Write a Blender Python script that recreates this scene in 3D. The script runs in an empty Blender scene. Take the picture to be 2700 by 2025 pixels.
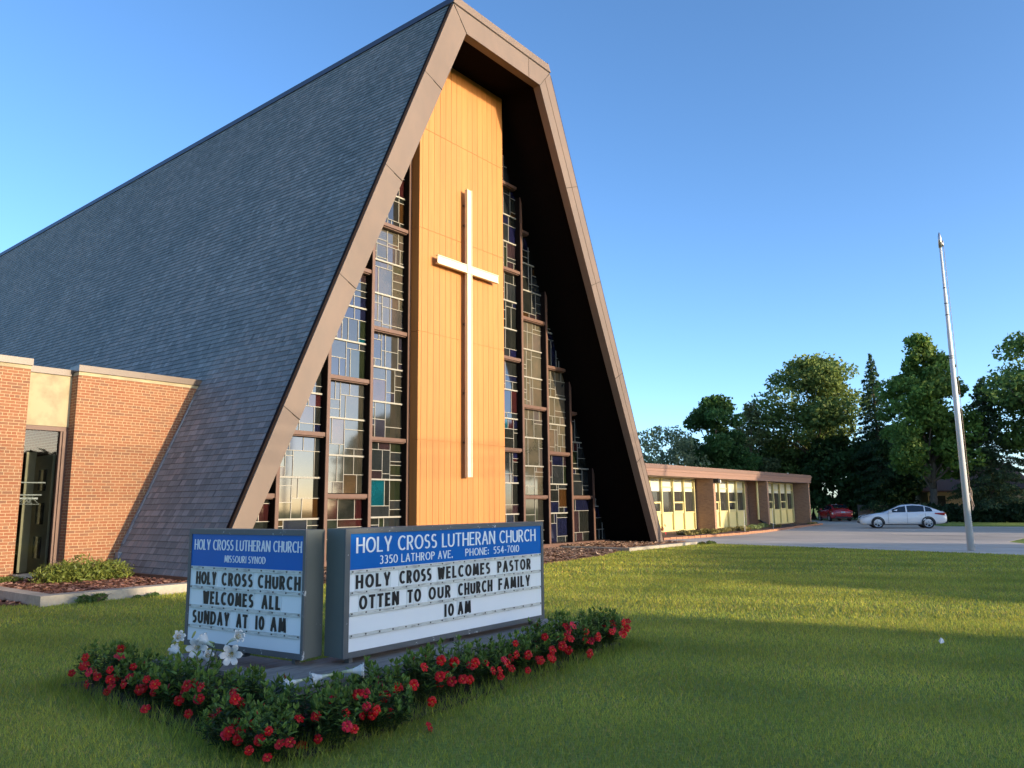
import bpy, math, random
import numpy as np
from mathutils import Vector, Matrix
random.seed(7)
RNG = np.random.default_rng(7)
SC = bpy.context.scene
COL = SC.collection
R = math.radians

# ------------------------------------------------------------------ camera, sky, sun, exposure
cam = bpy.data.objects.new('camera', bpy.data.cameras.new('camera'))
COL.objects.link(cam)
cam.data.sensor_width = 36.0
cam.data.lens = 36.0 * 2027.0 / 2700.0
cam.data.clip_start = 0.05
cam.data.clip_end = 2000.0
PITCH = R(9.0125)
ROLL = 0.0105
cam.matrix_world = (Matrix.Translation((0, 0, 1.6)) @ Matrix.Rotation(math.pi / 2 + PITCH, 4, 'X') @ Matrix.Rotation(-ROLL, 4, 'Z'))
SC.camera = cam

SUN_EL, SUN_AZ = R(9.17), R(120.9)          # azimuth clockwise from +Y
world = bpy.data.worlds.new('World')
SC.world = world
world.use_nodes = True
wt = world.node_tree
bg = wt.nodes['Background']
skyt = wt.nodes.new('ShaderNodeTexSky')
skyt.sky_type = 'NISHITA'
skyt.sun_disc = False
skyt.sun_elevation = SUN_EL
skyt.sun_rotation = SUN_AZ
skyt.air_density = 0.6
skyt.dust_density = 0.9
skyt.ozone_density = 2.0
hsv = wt.nodes.new('ShaderNodeHueSaturation')
hsv.inputs['Saturation'].default_value = 1.10
wt.links.new(skyt.outputs[0], hsv.inputs['Color'])
wt.links.new(hsv.outputs[0], bg.inputs[0])
bg.inputs[1].default_value = 0.14
sun = bpy.data.objects.new('sun', bpy.data.lights.new('sun', 'SUN'))
COL.objects.link(sun)
sun.data.energy = 2.1
sun.data.angle = R(0.53)
sun.data.color = (1.0, 0.80, 0.55)
sd = Vector((math.sin(SUN_AZ) * math.cos(SUN_EL), math.cos(SUN_AZ) * math.cos(SUN_EL), math.sin(SUN_EL)))
sun.rotation_euler = sd.to_track_quat('Z', 'Y').to_euler()
sun.location = sd * 80
SC.view_settings.view_transform = 'Standard'
SC.view_settings.look = 'None'
SC.view_settings.gamma = 1.0
SC.view_settings.exposure = 1.75

# ------------------------------------------------------------------ the church's own frame: u along the facade, w back into it
DX, DY = 0.62349723, 0.78182556
ANG = math.atan2(DY, DX)
ORG = Vector((-0.11951996, 23.60052493, 0.0))
def LW(u, w, z=0.0):
    return Vector((ORG.x + DX * u - DY * w, ORG.y + DY * u + DX * w, z))
SX, SY = 0.8581, -0.5135                      # sun's ground direction
PX, PY = 0.5135, 0.8581                       # across it
def TP(t, p):
    return (SX * t + PX * p, SY * t + PY * p)

# ------------------------------------------------------------------ materials
def nodes(name):
    m = bpy.data.materials.new(name)
    m.use_nodes = True
    nt = m.node_tree
    return m, nt, nt.nodes['Principled BSDF']
def N(nt, typ, **kw):
    n = nt.nodes.new(typ)
    for k, v in kw.items():
        if k.startswith('i_'):
            n.inputs[k[2:].replace('_', ' ')].default_value = v
        else:
            setattr(n, k, v)
    return n
def ramp(nt, fac, stops):
    r = N(nt, 'ShaderNodeValToRGB')
    el = r.color_ramp.elements
    while len(el) < len(stops):
        el.new(0.5)
    for e, (p, c) in zip(el, stops):
        e.position = p
        e.color = c if len(c) == 4 else (*c, 1)
    nt.links.new(fac, r.inputs[0])
    return r.outputs[0]
def mix(nt, fac, a, b, mode='MIX'):
    m = N(nt, 'ShaderNodeMix', data_type='RGBA', blend_type=mode)
    for idx, val in ((0, fac), (6, a), (7, b)):
        if hasattr(val, 'node'):
            nt.links.new(val, m.inputs[idx])
        else:
            m.inputs[idx].default_value = val if idx == 0 else (*val[:3], 1)
    return m.outputs[2]
def mth(nt, op, a, b=None, c=None):
    m = N(nt, 'ShaderNodeMath', operation=op)
    for i, v in enumerate((a, b, c)):
        if v is None:
            continue
        if hasattr(v, 'node'):
            nt.links.new(v, m.inputs[i])
        else:
            m.inputs[i].default_value = v
    return m.outputs[0]
def pmat(name, c1, c2=None, scale=8.0, rough=0.7, bump=0.0, metal=0.0, spec=0.5, stretch=None, detail=5.0, coat=0.0, lo=0.3, hi=0.7, big=0.0):
    m, nt, b = nodes(name)
    b.inputs['Roughness'].default_value = rough
    b.inputs['Metallic'].default_value = metal
    b.inputs['Specular IOR Level'].default_value = spec
    b.inputs['Coat Weight'].default_value = coat
    if c2 is None:
        c2 = tuple(x * 0.86 for x in c1)
    tc = N(nt, 'ShaderNodeTexCoord')
    vec = tc.outputs['Object']
    if stretch:
        mp = N(nt, 'ShaderNodeMapping')
        mp.inputs['Scale'].default_value = stretch
        nt.links.new(vec, mp.inputs[0])
        vec = mp.outputs[0]
    nz = N(nt, 'ShaderNodeTexNoise', i_Scale=scale, i_Detail=detail, i_Roughness=0.6)
    nt.links.new(vec, nz.inputs['Vector'])
    col = ramp(nt, nz.outputs[0], [(lo, c1), (hi, c2)])
    if big:
        n2 = N(nt, 'ShaderNodeTexNoise', i_Scale=scale * 0.13, i_Detail=3.0)
        nt.links.new(vec, n2.inputs['Vector'])
        f = ramp(nt, n2.outputs[0], [(0.35, (1 - big,) * 3), (0.65, (1 + big * 0.5,) * 3)])
        col = mix(nt, 1.0, col, f, 'MULTIPLY')
    nt.links.new(col, b.inputs['Base Color'])
    if bump:
        bp = N(nt, 'ShaderNodeBump', i_Strength=bump, i_Distance=0.02)
        nt.links.new(nz.outputs[0], bp.inputs['Height'])
        nt.links.new(bp.outputs[0], b.inputs['Normal'])
    return m
def brick_mat(name, a, b_, c, mortar, row=0.0677, length=0.205, header=True, vary=1.0):
    m, nt, b = nodes(name)
    uv = N(nt, 'ShaderNodeUVMap', uv_map='UVMap').outputs[0]
    def tex(width, off):
        t = N(nt, 'ShaderNodeTexBrick', offset=off, i_Scale=1.0)
        t.inputs['Color1'].default_value = (0, 0, 0, 1)
        t.inputs['Color2'].default_value = (1, 1, 1, 1)
        t.inputs['Mortar'].default_value = (0.5, 0.5, 0.5, 1)
        t.inputs['Mortar Size'].default_value = 0.0055
        t.inputs['Mortar Smooth'].default_value = 0.15
        t.inputs['Bias'].default_value = 0.0
        t.inputs['Brick Width'].default_value = width
        t.inputs['Row Height'].default_value = row
        nt.links.new(uv, t.inputs['Vector'])
        return t
    t1, t2 = tex(length, 0.5), tex(length / 2, 0.25)
    sep = N(nt, 'ShaderNodeSeparateXYZ')
    nt.links.new(uv, sep.inputs[0])
    r_ = mth(nt, 'FLOOR', mth(nt, 'DIVIDE', sep.outputs[1], row))
    hd = mth(nt, 'LESS_THAN', mth(nt, 'FLOORED_MODULO', r_, 6.0), 0.5)
    if not header:
        hd = mth(nt, 'MULTIPLY', hd, 0.0)
    tone = mix(nt, hd, t1.outputs[0], t2.outputs[0])
    mask = mix(nt, hd, t1.outputs[1], t2.outputs[1])
    nz = N(nt, 'ShaderNodeTexNoise', i_Scale=1.3, i_Detail=4.0)
    nt.links.new(uv, nz.inputs['Vector'])
    n3 = N(nt, 'ShaderNodeTexNoise', i_Scale=60.0, i_Detail=3.0)
    nt.links.new(uv, n3.inputs['Vector'])
    base = ramp(nt, tone, [(0.0, a), (0.55, b_), (1.0, c)])
    base = mix(nt, mth(nt, 'MULTIPLY', nz.outputs[0], 0.55), base, b_)
    base = mix(nt, 1.0, base, ramp(nt, n3.outputs[0], [(0.3, (0.82,) * 3), (0.7, (1.12,) * 3)]), 'MULTIPLY')
    col = mix(nt, mask, base, mortar)
    nt.links.new(col, b.inputs['Base Color'])
    b.inputs['Roughness'].default_value = 0.9
    bp = N(nt, 'ShaderNodeBump', i_Strength=0.5, i_Distance=0.006)
    bp.invert = True
    nt.links.new(mask, bp.inputs['Height'])
    nt.links.new(bp.outputs[0], b.inputs['Normal'])
    return m
def shingle_mat():
    m, nt, b = nodes('asphalt_shingle')
    uv = N(nt, 'ShaderNodeUVMap', uv_map='UVMap').outputs[0]
    sep = N(nt, 'ShaderNodeSeparateXYZ')
    nt.links.new(uv, sep.inputs[0])
    row = mth(nt, 'FLOOR', sep.outputs[1])
    wn = N(nt, 'ShaderNodeTexWhiteNoise', noise_dimensions='1D')
    nt.links.new(row, wn.inputs['W'])
    x = mth(nt, 'ADD', mth(nt, 'DIVIDE', sep.outputs[0], 0.165), mth(nt, 'MULTIPLY', wn.outputs[0], 7.0))
    # uneven tab widths
    jit = N(nt, 'ShaderNodeTexNoise', noise_dimensions='2D', i_Scale=1.0, i_Detail=0.0)
    cmb0 = N(nt, 'ShaderNodeCombineXYZ')
    nt.links.new(mth(nt, 'MULTIPLY', x, 0.6), cmb0.inputs[0])
    nt.links.new(mth(nt, 'MULTIPLY', row, 3.7), cmb0.inputs[1])
    nt.links.new(cmb0.outputs[0], jit.inputs['Vector'])
    x = mth(nt, 'ADD', x, mth(nt, 'MULTIPLY', jit.outputs[0], 1.6))
    cmb = N(nt, 'ShaderNodeCombineXYZ')
    nt.links.new(mth(nt, 'FLOOR', x), cmb.inputs[0])
    nt.links.new(row, cmb.inputs[1])
    w2 = N(nt, 'ShaderNodeTexWhiteNoise', noise_dimensions='2D')
    nt.links.new(cmb.outputs[0], w2.inputs['Vector'])
    base = ramp(nt, w2.outputs[0], [(0.0, (0.135, 0.150, 0.155)), (0.35, (0.165, 0.180, 0.186)), (0.7, (0.195, 0.210, 0.214)), (0.9, (0.220, 0.212, 0.208)), (1.0, (0.245, 0.260, 0.265))])
    fr = mth(nt, 'FRACT', x)
    gap = mth(nt, 'LESS_THAN', fr, 0.06)
    base = mix(nt, mth(nt, 'MULTIPLY', gap, 0.55), base, (0.02, 0.022, 0.028))
    obj = N(nt, 'ShaderNodeTexCoord')
    nz = N(nt, 'ShaderNodeTexNoise', i_Scale=0.35, i_Detail=4.0)
    nt.links.new(obj.outputs['Object'], nz.inputs['Vector'])
    base = mix(nt, 1.0, base, ramp(nt, nz.outputs[0], [(0.3, (0.85, 0.9, 0.92)), (0.7, (1.15, 1.1, 1.08))]), 'MULTIPLY')
    gr = N(nt, 'ShaderNodeTexNoise', i_Scale=160.0, i_Detail=2.0)
    nt.links.new(obj.outputs['Object'], gr.inputs['Vector'])
    base = mix(nt, 1.0, base, ramp(nt, gr.outputs[0], [(0.25, (0.75,) * 3), (0.75, (1.25,) * 3)]), 'MULTIPLY')
    nt.links.new(base, b.inputs['Base Color'])
    b.inputs['Roughness'].default_value = 0.85
    return m
def attr_mat(name, rough=0.6, spec=0.4, trans=0.0, noise=0.0, nscale=0.5, bump=0.0, bscale=3.0, ior=1.5):
    """colour from the mesh's 'Col' attribute (one colour per blade, leaf or pane)"""
    m, nt, b = nodes(name)
    at = N(nt, 'ShaderNodeAttribute', attribute_name='Col')
    col = at.outputs[0]
    tc = N(nt, 'ShaderNodeTexCoord')
    if noise:
        nz = N(nt, 'ShaderNodeTexNoise', i_Scale=nscale, i_Detail=4.0)
        nt.links.new(tc.outputs['Object'], nz.inputs['Vector'])
        col = mix(nt, 1.0, col, ramp(nt, nz.outputs[0], [(0.32, (1 - noise, 1 - noise * 0.8, 1 - noise)), (0.68, (1 + noise * 1.2, 1 + noise * 0.7, 1 + noise * 0.4))]), 'MULTIPLY')
    nt.links.new(col, b.inputs['Base Color'])
    b.inputs['Roughness'].default_value = rough
    b.inputs['Specular IOR Level'].default_value = spec
    b.inputs['IOR'].default_value = ior
    if bump:
        nz = N(nt, 'ShaderNodeTexNoise', i_Scale=bscale, i_Detail=2.0)
        nt.links.new(tc.outputs['Object'], nz.inputs['Vector'])
        bp = N(nt, 'ShaderNodeBump', i_Strength=bump, i_Distance=0.02)
        nt.links.new(nz.outputs[0], bp.inputs['Height'])
        nt.links.new(bp.outputs[0], b.inputs['Normal'])
    if trans:
        tr = N(nt, 'ShaderNodeBsdfTranslucent')
        nt.links.new(col, tr.inputs[0])
        ms = N(nt, 'ShaderNodeMixShader')
        ms.inputs[0].default_value = trans
        nt.links.new(b.outputs[0], ms.inputs[1])
        nt.links.new(tr.outputs[0], ms.inputs[2])
        nt.links.new(ms.outputs[0], nt.nodes['Material Output'].inputs[0])
    return m
def clear_glass(name, tint=(0.55, 0.6, 0.6)):
    m, nt, b = nodes(name)
    nt.nodes.remove(b)
    t = N(nt, 'ShaderNodeBsdfTransparent')
    t.inputs[0].default_value = (*tint, 1)
    g = N(nt, 'ShaderNodeBsdfGlossy')
    g.inputs['Roughness'].default_value = 0.02
    fr = N(nt, 'ShaderNodeFresnel', i_IOR=1.5)
    ms = N(nt, 'ShaderNodeMixShader')
    nt.links.new(fr.outputs[0], ms.inputs[0])
    nt.links.new(t.outputs[0], ms.inputs[1])
    nt.links.new(g.outputs[0], ms.inputs[2])
    nt.links.new(ms.outputs[0], nt.nodes['Material Output'].inputs[0])
    return m
def lawn_mat():
    m, nt, b = nodes('lawn_soil')
    tc = N(nt, 'ShaderNodeTexCoord')
    n1 = N(nt, 'ShaderNodeTexNoise', i_Scale=0.5, i_Detail=5.0)
    n2 = N(nt, 'ShaderNodeTexNoise', i_Scale=28.0, i_Detail=6.0)
    for n in (n1, n2):
        nt.links.new(tc.outputs['Object'], n.inputs['Vector'])
    c = mix(nt, n1.outputs[0], (0.17, 0.235, 0.055), (0.26, 0.30, 0.075))
    c = mix(nt, 1.0, c, ramp(nt, n2.outputs[0], [(0.3, (0.6,) * 3), (0.7, (1.35,) * 3)]), 'MULTIPLY')
    nt.links.new(c, b.inputs['Base Color'])
    b.inputs['Roughness'].default_value = 0.95
    b.inputs['Specular IOR Level'].default_value = 0.1
    bp = N(nt, 'ShaderNodeBump', i_Strength=0.8, i_Distance=0.04)
    nt.links.new(n2.outputs[0], bp.inputs['Height'])
    nt.links.new(bp.outputs[0], b.inputs['Normal'])
    return m
def chipped_mat(name, base, chip=(0.55, 0.56, 0.55), amount=0.60, scale=14.0):
    """weathered enamel, flaked through to pale primer in small patches"""
    m, nt, b = nodes(name)
    tc = N(nt, 'ShaderNodeTexCoord')
    n1 = N(nt, 'ShaderNodeTexNoise', i_Scale=scale, i_Detail=7.0, i_Roughness=0.7)
    n2 = N(nt, 'ShaderNodeTexNoise', i_Scale=2.0, i_Detail=3.0)
    for n in (n1, n2):
        nt.links.new(tc.outputs['Object'], n.inputs['Vector'])
    f = ramp(nt, mth(nt, 'ADD', mth(nt, 'MULTIPLY', n1.outputs[0], 0.7), mth(nt, 'MULTIPLY', n2.outputs[0], 0.3)), [(amount, (0, 0, 0)), (amount + 0.02, (1, 1, 1))])
    c = mix(nt, n2.outputs[0], tuple(x * 0.85 for x in base), tuple(x * 1.15 for x in base))
    c = mix(nt, f, c, chip)
    nt.links.new(c, b.inputs['Base Color'])
    b.inputs['Roughness'].default_value = 0.55
    return m

M = dict(
    shingle=shingle_mat(),
    fascia=pmat('brown_fascia', (0.160, 0.112, 0.085), (0.138, 0.102, 0.080), 3.0, 0.6, stretch=(1, 1, 0.5), big=0.12),
    joint=pmat('dark_joint', (0.03, 0.02, 0.016), rough=0.8),
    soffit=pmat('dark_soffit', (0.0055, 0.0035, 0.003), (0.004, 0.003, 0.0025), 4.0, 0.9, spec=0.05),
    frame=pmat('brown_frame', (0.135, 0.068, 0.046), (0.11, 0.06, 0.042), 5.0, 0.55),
    finshade=pmat('shaded_brown_fin', (0.012, 0.007, 0.006), (0.008, 0.005, 0.005), 5.0, 0.8, spec=0.1),  # shaded fin sides: the shade is put into a near-black brown
    flash=pmat('dark_flashing', (0.045, 0.045, 0.07), (0.035, 0.035, 0.055), 3.0, 0.45),
    paleflash=pmat('pale_flashing', (0.32, 0.36, 0.40), (0.24, 0.28, 0.32), 6.0, 0.4, metal=0.4),
    wood=pmat('golden_siding', (0.45, 0.192, 0.050), (0.39, 0.162, 0.041), 2.2, 0.65, stretch=(6, 6, 0.35), big=0.10, bump=0.15),
    cross=pmat('cream_paint', (0.74, 0.64, 0.44), (0.70, 0.60, 0.41), 4.0, 0.5),
    came=pmat('pale_came', (0.34, 0.32, 0.27), (0.28, 0.27, 0.23), 30.0, 0.5),
    stained=attr_mat('stained_glass', rough=0.05, spec=0.5, noise=0.25, nscale=2.0, bump=0.03, bscale=1.6, ior=2.1),
    brick=brick_mat('orange_brick', (0.245, 0.082, 0.038), (0.285, 0.122, 0.058), (0.17, 0.080, 0.048), (0.44, 0.33, 0.19)),
    brick2=brick_mat('brown_brick', (0.36, 0.205, 0.125), (0.43, 0.255, 0.155), (0.28, 0.17, 0.11), (0.22, 0.16, 0.12)),
    plinthbrick=brick_mat('plinth_brick', (0.26, 0.125, 0.080), (0.30, 0.15, 0.10), (0.20, 0.10, 0.07), (0.22, 0.17, 0.14), header=False),
    coping=pmat('coping_metal', (0.135, 0.095, 0.068), (0.12, 0.085, 0.062), 2.0, 0.4, spec=0.5),
    stone=pmat('stained_panel', (0.40, 0.33, 0.20), (0.25, 0.205, 0.125), 1.6, 0.85, lo=0.42, hi=0.66, big=0.15),
    concrete=pmat('concrete', (0.43, 0.375, 0.29), (0.34, 0.30, 0.235), 14.0, 0.9, bump=0.25, big=0.2),
    capstone=pmat('weathered_slab', (0.30, 0.29, 0.26), (0.17, 0.165, 0.15), 9.0, 0.9, bump=0.5, stretch=(0.6, 2.2, 4), big=0.25),
    asphalt=pmat('pale_lot_paving', (0.52, 0.43, 0.335), (0.45, 0.375, 0.295), 1.2, 0.9, bump=0.1, big=0.2),
    walk=pmat('walk_concrete', (0.57, 0.50, 0.40), (0.49, 0.43, 0.35), 4.0, 0.9, big=0.15),
    mulch=pmat('bark_mulch', (0.155, 0.075, 0.05), (0.055, 0.030, 0.022), 45.0, 0.95, bump=1.0),
    chips=attr_mat('mulch_chip', rough=0.9, spec=0.2),
    soil=pmat('dark_soil', (0.035, 0.026, 0.022), (0.018, 0.014, 0.013), 30.0, 0.95, bump=0.8),
    lawn=lawn_mat(),
    grass=attr_mat('grass_blade', rough=0.6, spec=0.15, trans=0.45, noise=0.26, nscale=0.42),
    leaf=attr_mat('tree_leaf', rough=0.6, spec=0.2, trans=0.40),
    shrubleaf=attr_mat('shrub_leaf', rough=0.5, spec=0.25, trans=0.22),
    petal=attr_mat('petal', rough=0.5, spec=0.3, trans=0.25),
    bark=pmat('bark', (0.17, 0.125, 0.085), (0.085, 0.062, 0.045), 9.0, 0.95, bump=0.6, stretch=(1, 1, 0.25)),
    signframe=chipped_mat('sign_enamel', (0.098, 0.105, 0.105)),
    signside=chipped_mat('sign_side_enamel', (0.115, 0.130, 0.115), amount=0.66),
    signwhite=pmat('sign_face_white', (0.84, 0.88, 0.88), (0.80, 0.85, 0.86), 2.0, 0.25, big=0.04),
    signblue=pmat('sign_blue', (0.001, 0.125, 0.47), (0.001, 0.115, 0.43), 2.0, 0.35, spec=0.25),
    letterwhite=pmat('header_letter', (0.82, 0.85, 0.85), (0.78, 0.82, 0.83), 3.0, 0.4),
    letterblack=pmat('black_letter', (0.012, 0.010, 0.014), (0.010, 0.009, 0.012), 3.0, 0.35),
    lettertile=pmat('letter_tile', (0.70, 0.76, 0.76), (0.66, 0.72, 0.72), 4.0, 0.2),
    rail=pmat('letter_rail', (0.58, 0.60, 0.55), (0.20, 0.20, 0.18), 9.0, 0.5, lo=0.48, hi=0.72, stretch=(1, 1, 6)),
    screw=pmat('screw', (0.10, 0.10, 0.095), rough=0.5, metal=0.5),
    cream=pmat('cream_panel', (0.70, 0.61, 0.27), (0.66, 0.575, 0.26), 2.0, 0.55),
    creamdim=pmat('cream_mullion', (0.62, 0.54, 0.25), (0.57, 0.50, 0.235), 2.0, 0.55),
    blind=pmat('window_blind', (0.60, 0.62, 0.52), (0.55, 0.57, 0.48), 3.0, 0.6, stretch=(1, 1, 10)),
    darkglass=pmat('dark_glass', (0.030, 0.030, 0.028), (0.05, 0.048, 0.042), 0.8, 0.06, spec=0.6),
    schoolfascia=pmat('school_fascia', (0.26, 0.155, 0.115), (0.235, 0.14, 0.105), 2.0, 0.6, stretch=(0.3, 0.3, 8)),
    schoolcap=pmat('school_cap', (0.20, 0.125, 0.095), (0.18, 0.112, 0.088), 2.0, 0.6, stretch=(0.3, 0.3, 8)),
    pole=pmat('white_pole', (0.66, 0.66, 0.64), (0.60, 0.60, 0.58), 3.0, 0.35, stretch=(1, 1, 0.2)),
    poleband=pmat('pole_band', (0.06, 0.06, 0.065), rough=0.5),
    rope=pmat('rope', (0.36, 0.27, 0.20), (0.28, 0.20, 0.15), 40.0, 0.9),
    whitecar=pmat('white_car_paint', (0.72, 0.74, 0.75), (0.70, 0.72, 0.73), 1.0, 0.25, coat=1.0),
    redcar=pmat('red_car_paint', (0.52, 0.010, 0.014), (0.48, 0.009, 0.013), 1.0, 0.25, coat=1.0),
    tyre=pmat('tyre', (0.018, 0.018, 0.02), (0.03, 0.03, 0.03), 20.0, 0.8),
    rim=pmat('alloy', (0.50, 0.50, 0.51), (0.42, 0.42, 0.43), 6.0, 0.3, metal=0.85),
    black=pmat('black_trim', (0.012, 0.012, 0.014), rough=0.5),
    carglass=pmat('car_glass', (0.012, 0.020, 0.028), (0.010, 0.016, 0.022), 1.0, 0.04, spec=0.7),
    taillamp=pmat('tail_lamp', (0.35, 0.008, 0.012), (0.28, 0.008, 0.010), 5.0, 0.15, coat=1.0),
    headlamp=pmat('head_lamp', (0.55, 0.56, 0.57), (0.40, 0.41, 0.42), 8.0, 0.1, coat=1.0),
    plate=pmat('number_plate', (0.62, 0.63, 0.62), (0.56, 0.57, 0.56), 8.0, 0.4),
    interior=pmat('dim_interior', (0.040, 0.036, 0.032), (0.026, 0.023, 0.021), 2.0, 0.9),
    door=pmat('cream_door', (0.58, 0.49, 0.30), (0.52, 0.44, 0.27), 3.0, 0.5),
    glass=clear_glass('clear_glass'),
    whiteplastic=pmat('white_plastic', (0.72, 0.71, 0.67), (0.68, 0.67, 0.63), 4.0, 0.4),
    paper=pmat('paper', (0.75, 0.75, 0.74), (0.68, 0.68, 0.67), 20.0, 0.8),
    housewall=pmat('house_wall', (0.50, 0.36, 0.21), (0.42, 0.30, 0.18), 1.2, 0.9, big=0.2),
    houseroof=pmat('house_roof', (0.17, 0.085, 0.055), (0.12, 0.06, 0.045), 6.0, 0.9, bump=0.4),
    hedge=attr_mat('hedge_leaf', rough=0.6, spec=0.25, trans=0.2),
    wire=pmat('wire', (0.02, 0.02, 0.02), rough=0.6),
    timber=pmat('pole_timber', (0.16, 0.11, 0.075), (0.11, 0.075, 0.05), 5.0, 0.9, stretch=(1, 1, 0.1)),
    fencegrey=pmat('grey_board', (0.17, 0.145, 0.12), (0.12, 0.10, 0.085), 4.0, 0.9, stretch=(8, 8, 0.4)),
    terracotta=pmat('edging_brick', (0.42, 0.20, 0.11), (0.33, 0.16, 0.09), 10.0, 0.9),
)

# ------------------------------------------------------------------ mesh building
class MB:
    def __init__(s):
        s.v, s.f, s.m, s.uv, s.c = [], [], [], [], []
    def add(s, vs, fs, m=0, uv=None, c=None):
        o = len(s.v)
        s.v.extend([tuple(p) for p in vs])
        for i, f in enumerate(fs):
            s.f.append(tuple(o + k for k in f))
            s.m.append(m)
            s.uv.append(uv[i] if uv else None)
            s.c.append(c)
    def box(s, a, b, m=0, T=None, c=None):
        x0, y0, z0 = (min(a[i], b[i]) for i in range(3))
        x1, y1, z1 = (max(a[i], b[i]) for i in range(3))
        vs = [(x0, y0, z0), (x1, y0, z0), (x1, y1, z0), (x0, y1, z0), (x0, y0, z1), (x1, y0, z1), (x1, y1, z1), (x0, y1, z1)]
        if T:
            vs = [T(*p) for p in vs]
        s.add(vs, [(0, 3, 2, 1), (4, 5, 6, 7), (0, 1, 5, 4), (1, 2, 6, 5), (2, 3, 7, 6), (3, 0, 4, 7)], m, None, c)
    def prism(s, poly, y0, y1, m=0, T=None, c=None):
        """poly in (x, z), extruded along y"""
        n = len(poly)
        area = sum(poly[i][0] * poly[(i + 1) % n][1] - poly[(i + 1) % n][0] * poly[i][1] for i in range(n))
        if area < 0:
            poly = poly[::-1]
        vs = [(x, y0, z) for x, z in poly] + [(x, y1, z) for x, z in poly]
        if T:
            vs = [T(*p) for p in vs]
        fs = [tuple(range(n)), tuple(range(2 * n - 1, n - 1, -1))] + [(i, i + n, (i + 1) % n + n, (i + 1) % n) for i in range(n)]
        s.add(vs, fs, m, None, c)
    def slab(s, poly, z0, z1, m=0, T=None, c=None):
        """poly in (x, y), extruded along z"""
        n = len(poly)
        area = sum(poly[i][0] * poly[(i + 1) % n][1] - poly[(i + 1) % n][0] * poly[i][1] for i in range(n))
        if area < 0:
            poly = poly[::-1]
        vs = [(x, y, z0) for x, y in poly] + [(x, y, z1) for x, y in poly]
        if T:
            vs = [T(*p) for p in vs]
        fs = [tuple(range(n - 1, -1, -1)), tuple(range(n, 2 * n))] + [(i, (i + 1) % n, (i + 1) % n + n, i + n) for i in range(n)]
        s.add(vs, fs, m, None, c)
    def tube(s, pts, r, m=0, seg=8, c=None, caps=True):
        pts = [Vector(p) for p in pts]
        rs = r if isinstance(r, (list, tuple)) else [r] * len(pts)
        rings = []
        up = Vector((0, 0, 1))
        for i, p in enumerate(pts):
            t = (pts[min(i + 1, len(pts) - 1)] - pts[max(i - 1, 0)]).normalized()
            a = t.cross(up)
            if a.length < 0.05:
                a = t.cross(Vector((1, 0, 0)))
            a.normalize()
            b = t.cross(a).normalized()
            rings.append([p + (a * math.cos(2 * math.pi * k / seg) + b * math.sin(2 * math.pi * k / seg)) * rs[i] for k in range(seg)])
        vs = [q for ring in rings for q in ring]
        fs = []
        for i in range(len(rings) - 1):
            for k in range(seg):
                k2 = (k + 1) % seg
                fs.append((i * seg + k, (i + 1) * seg + k, (i + 1) * seg + k2, i * seg + k2))
        if caps:
            fs.append(tuple(range(seg)))
            fs.append(tuple(range(len(vs) - 1, len(vs) - seg - 1, -1)))
        s.add(vs, fs, m, None, c)
    def build(s, name, mats, parent=None, smooth=False):
        me = bpy.data.meshes.new(name)
        me.from_pydata(s.v, [], s.f)
        for mt in (mats if isinstance(mats, (list, tuple)) else [mats]):
            me.materials.append(mt)
        me.polygons.foreach_set('material_index', s.m)
        uvl = me.uv_layers.new(name='UVMap')
        for pi, p in enumerate(me.polygons):
            u = s.uv[pi]
            if u is None:
                n = p.normal
                if abs(n.z) > 0.72:
                    u = [(me.vertices[k].co.x, me.vertices[k].co.y) for k in p.vertices]
                else:
                    l = math.hypot(n.x, n.y) or 1
                    tx, ty = -n.y / l, n.x / l
                    u = [(me.vertices[k].co.x * tx + me.vertices[k].co.y * ty, me.vertices[k].co.z) for k in p.vertices]
            for j, li in enumerate(p.loop_indices):
                uvl.data[li].uv = u[j]
        if any(c is not None for c in s.c):
            ca = me.color_attributes.new('Col', 'FLOAT_COLOR', 'CORNER')
            for pi, p in enumerate(me.polygons):
                c = s.c[pi] or (0.5, 0.5, 0.5)
                for li in p.loop_indices:
                    ca.data[li].color = (*c[:3], 1)
        if smooth:
            me.polygons.foreach_set('use_smooth', [True] * len(me.polygons))
        me.update()
        o = bpy.data.objects.new(name, me)
        COL.objects.link(o)
        if parent is not None:
            o.parent = parent
        return o
def fast_mesh(name, verts, nper, cols, mat, parent=None, smooth=False):
    """verts (F*nper,3) as separate polygons of nper corners with one colour each"""
    nv = len(verts)
    nf = nv // nper
    me = bpy.data.meshes.new(name)
    me.vertices.add(nv)
    me.vertices.foreach_set('co', np.asarray(verts, np.float32).ravel())
    me.loops.add(nv)
    me.loops.foreach_set('vertex_index', np.arange(nv, dtype=np.int32))
    me.polygons.add(nf)
    me.polygons.foreach_set('loop_start', np.arange(0, nv, nper, dtype=np.int32))
    me.polygons.foreach_set('loop_total', np.full(nf, nper, np.int32))
    me.update(calc_edges=True)
    ca = me.color_attributes.new('Col', 'FLOAT_COLOR', 'POINT')
    c4 = np.ones((nv, 4), np.float32)
    c4[:, :3] = np.repeat(np.asarray(cols, np.float32), nper, axis=0) if len(cols) == nf else cols
    ca.data.foreach_set('color', c4.ravel())
    me.materials.append(mat)
    o = bpy.data.objects.new(name, me)
    COL.objects.link(o)
    if parent is not None:
        o.parent = parent
    return o
def tag(o, label=None, cat=None, group=None, kind=None):
    for k, v in (('label', label), ('category', cat), ('group', group), ('kind', kind)):
        if v:
            o[k] = v
    return o
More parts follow.
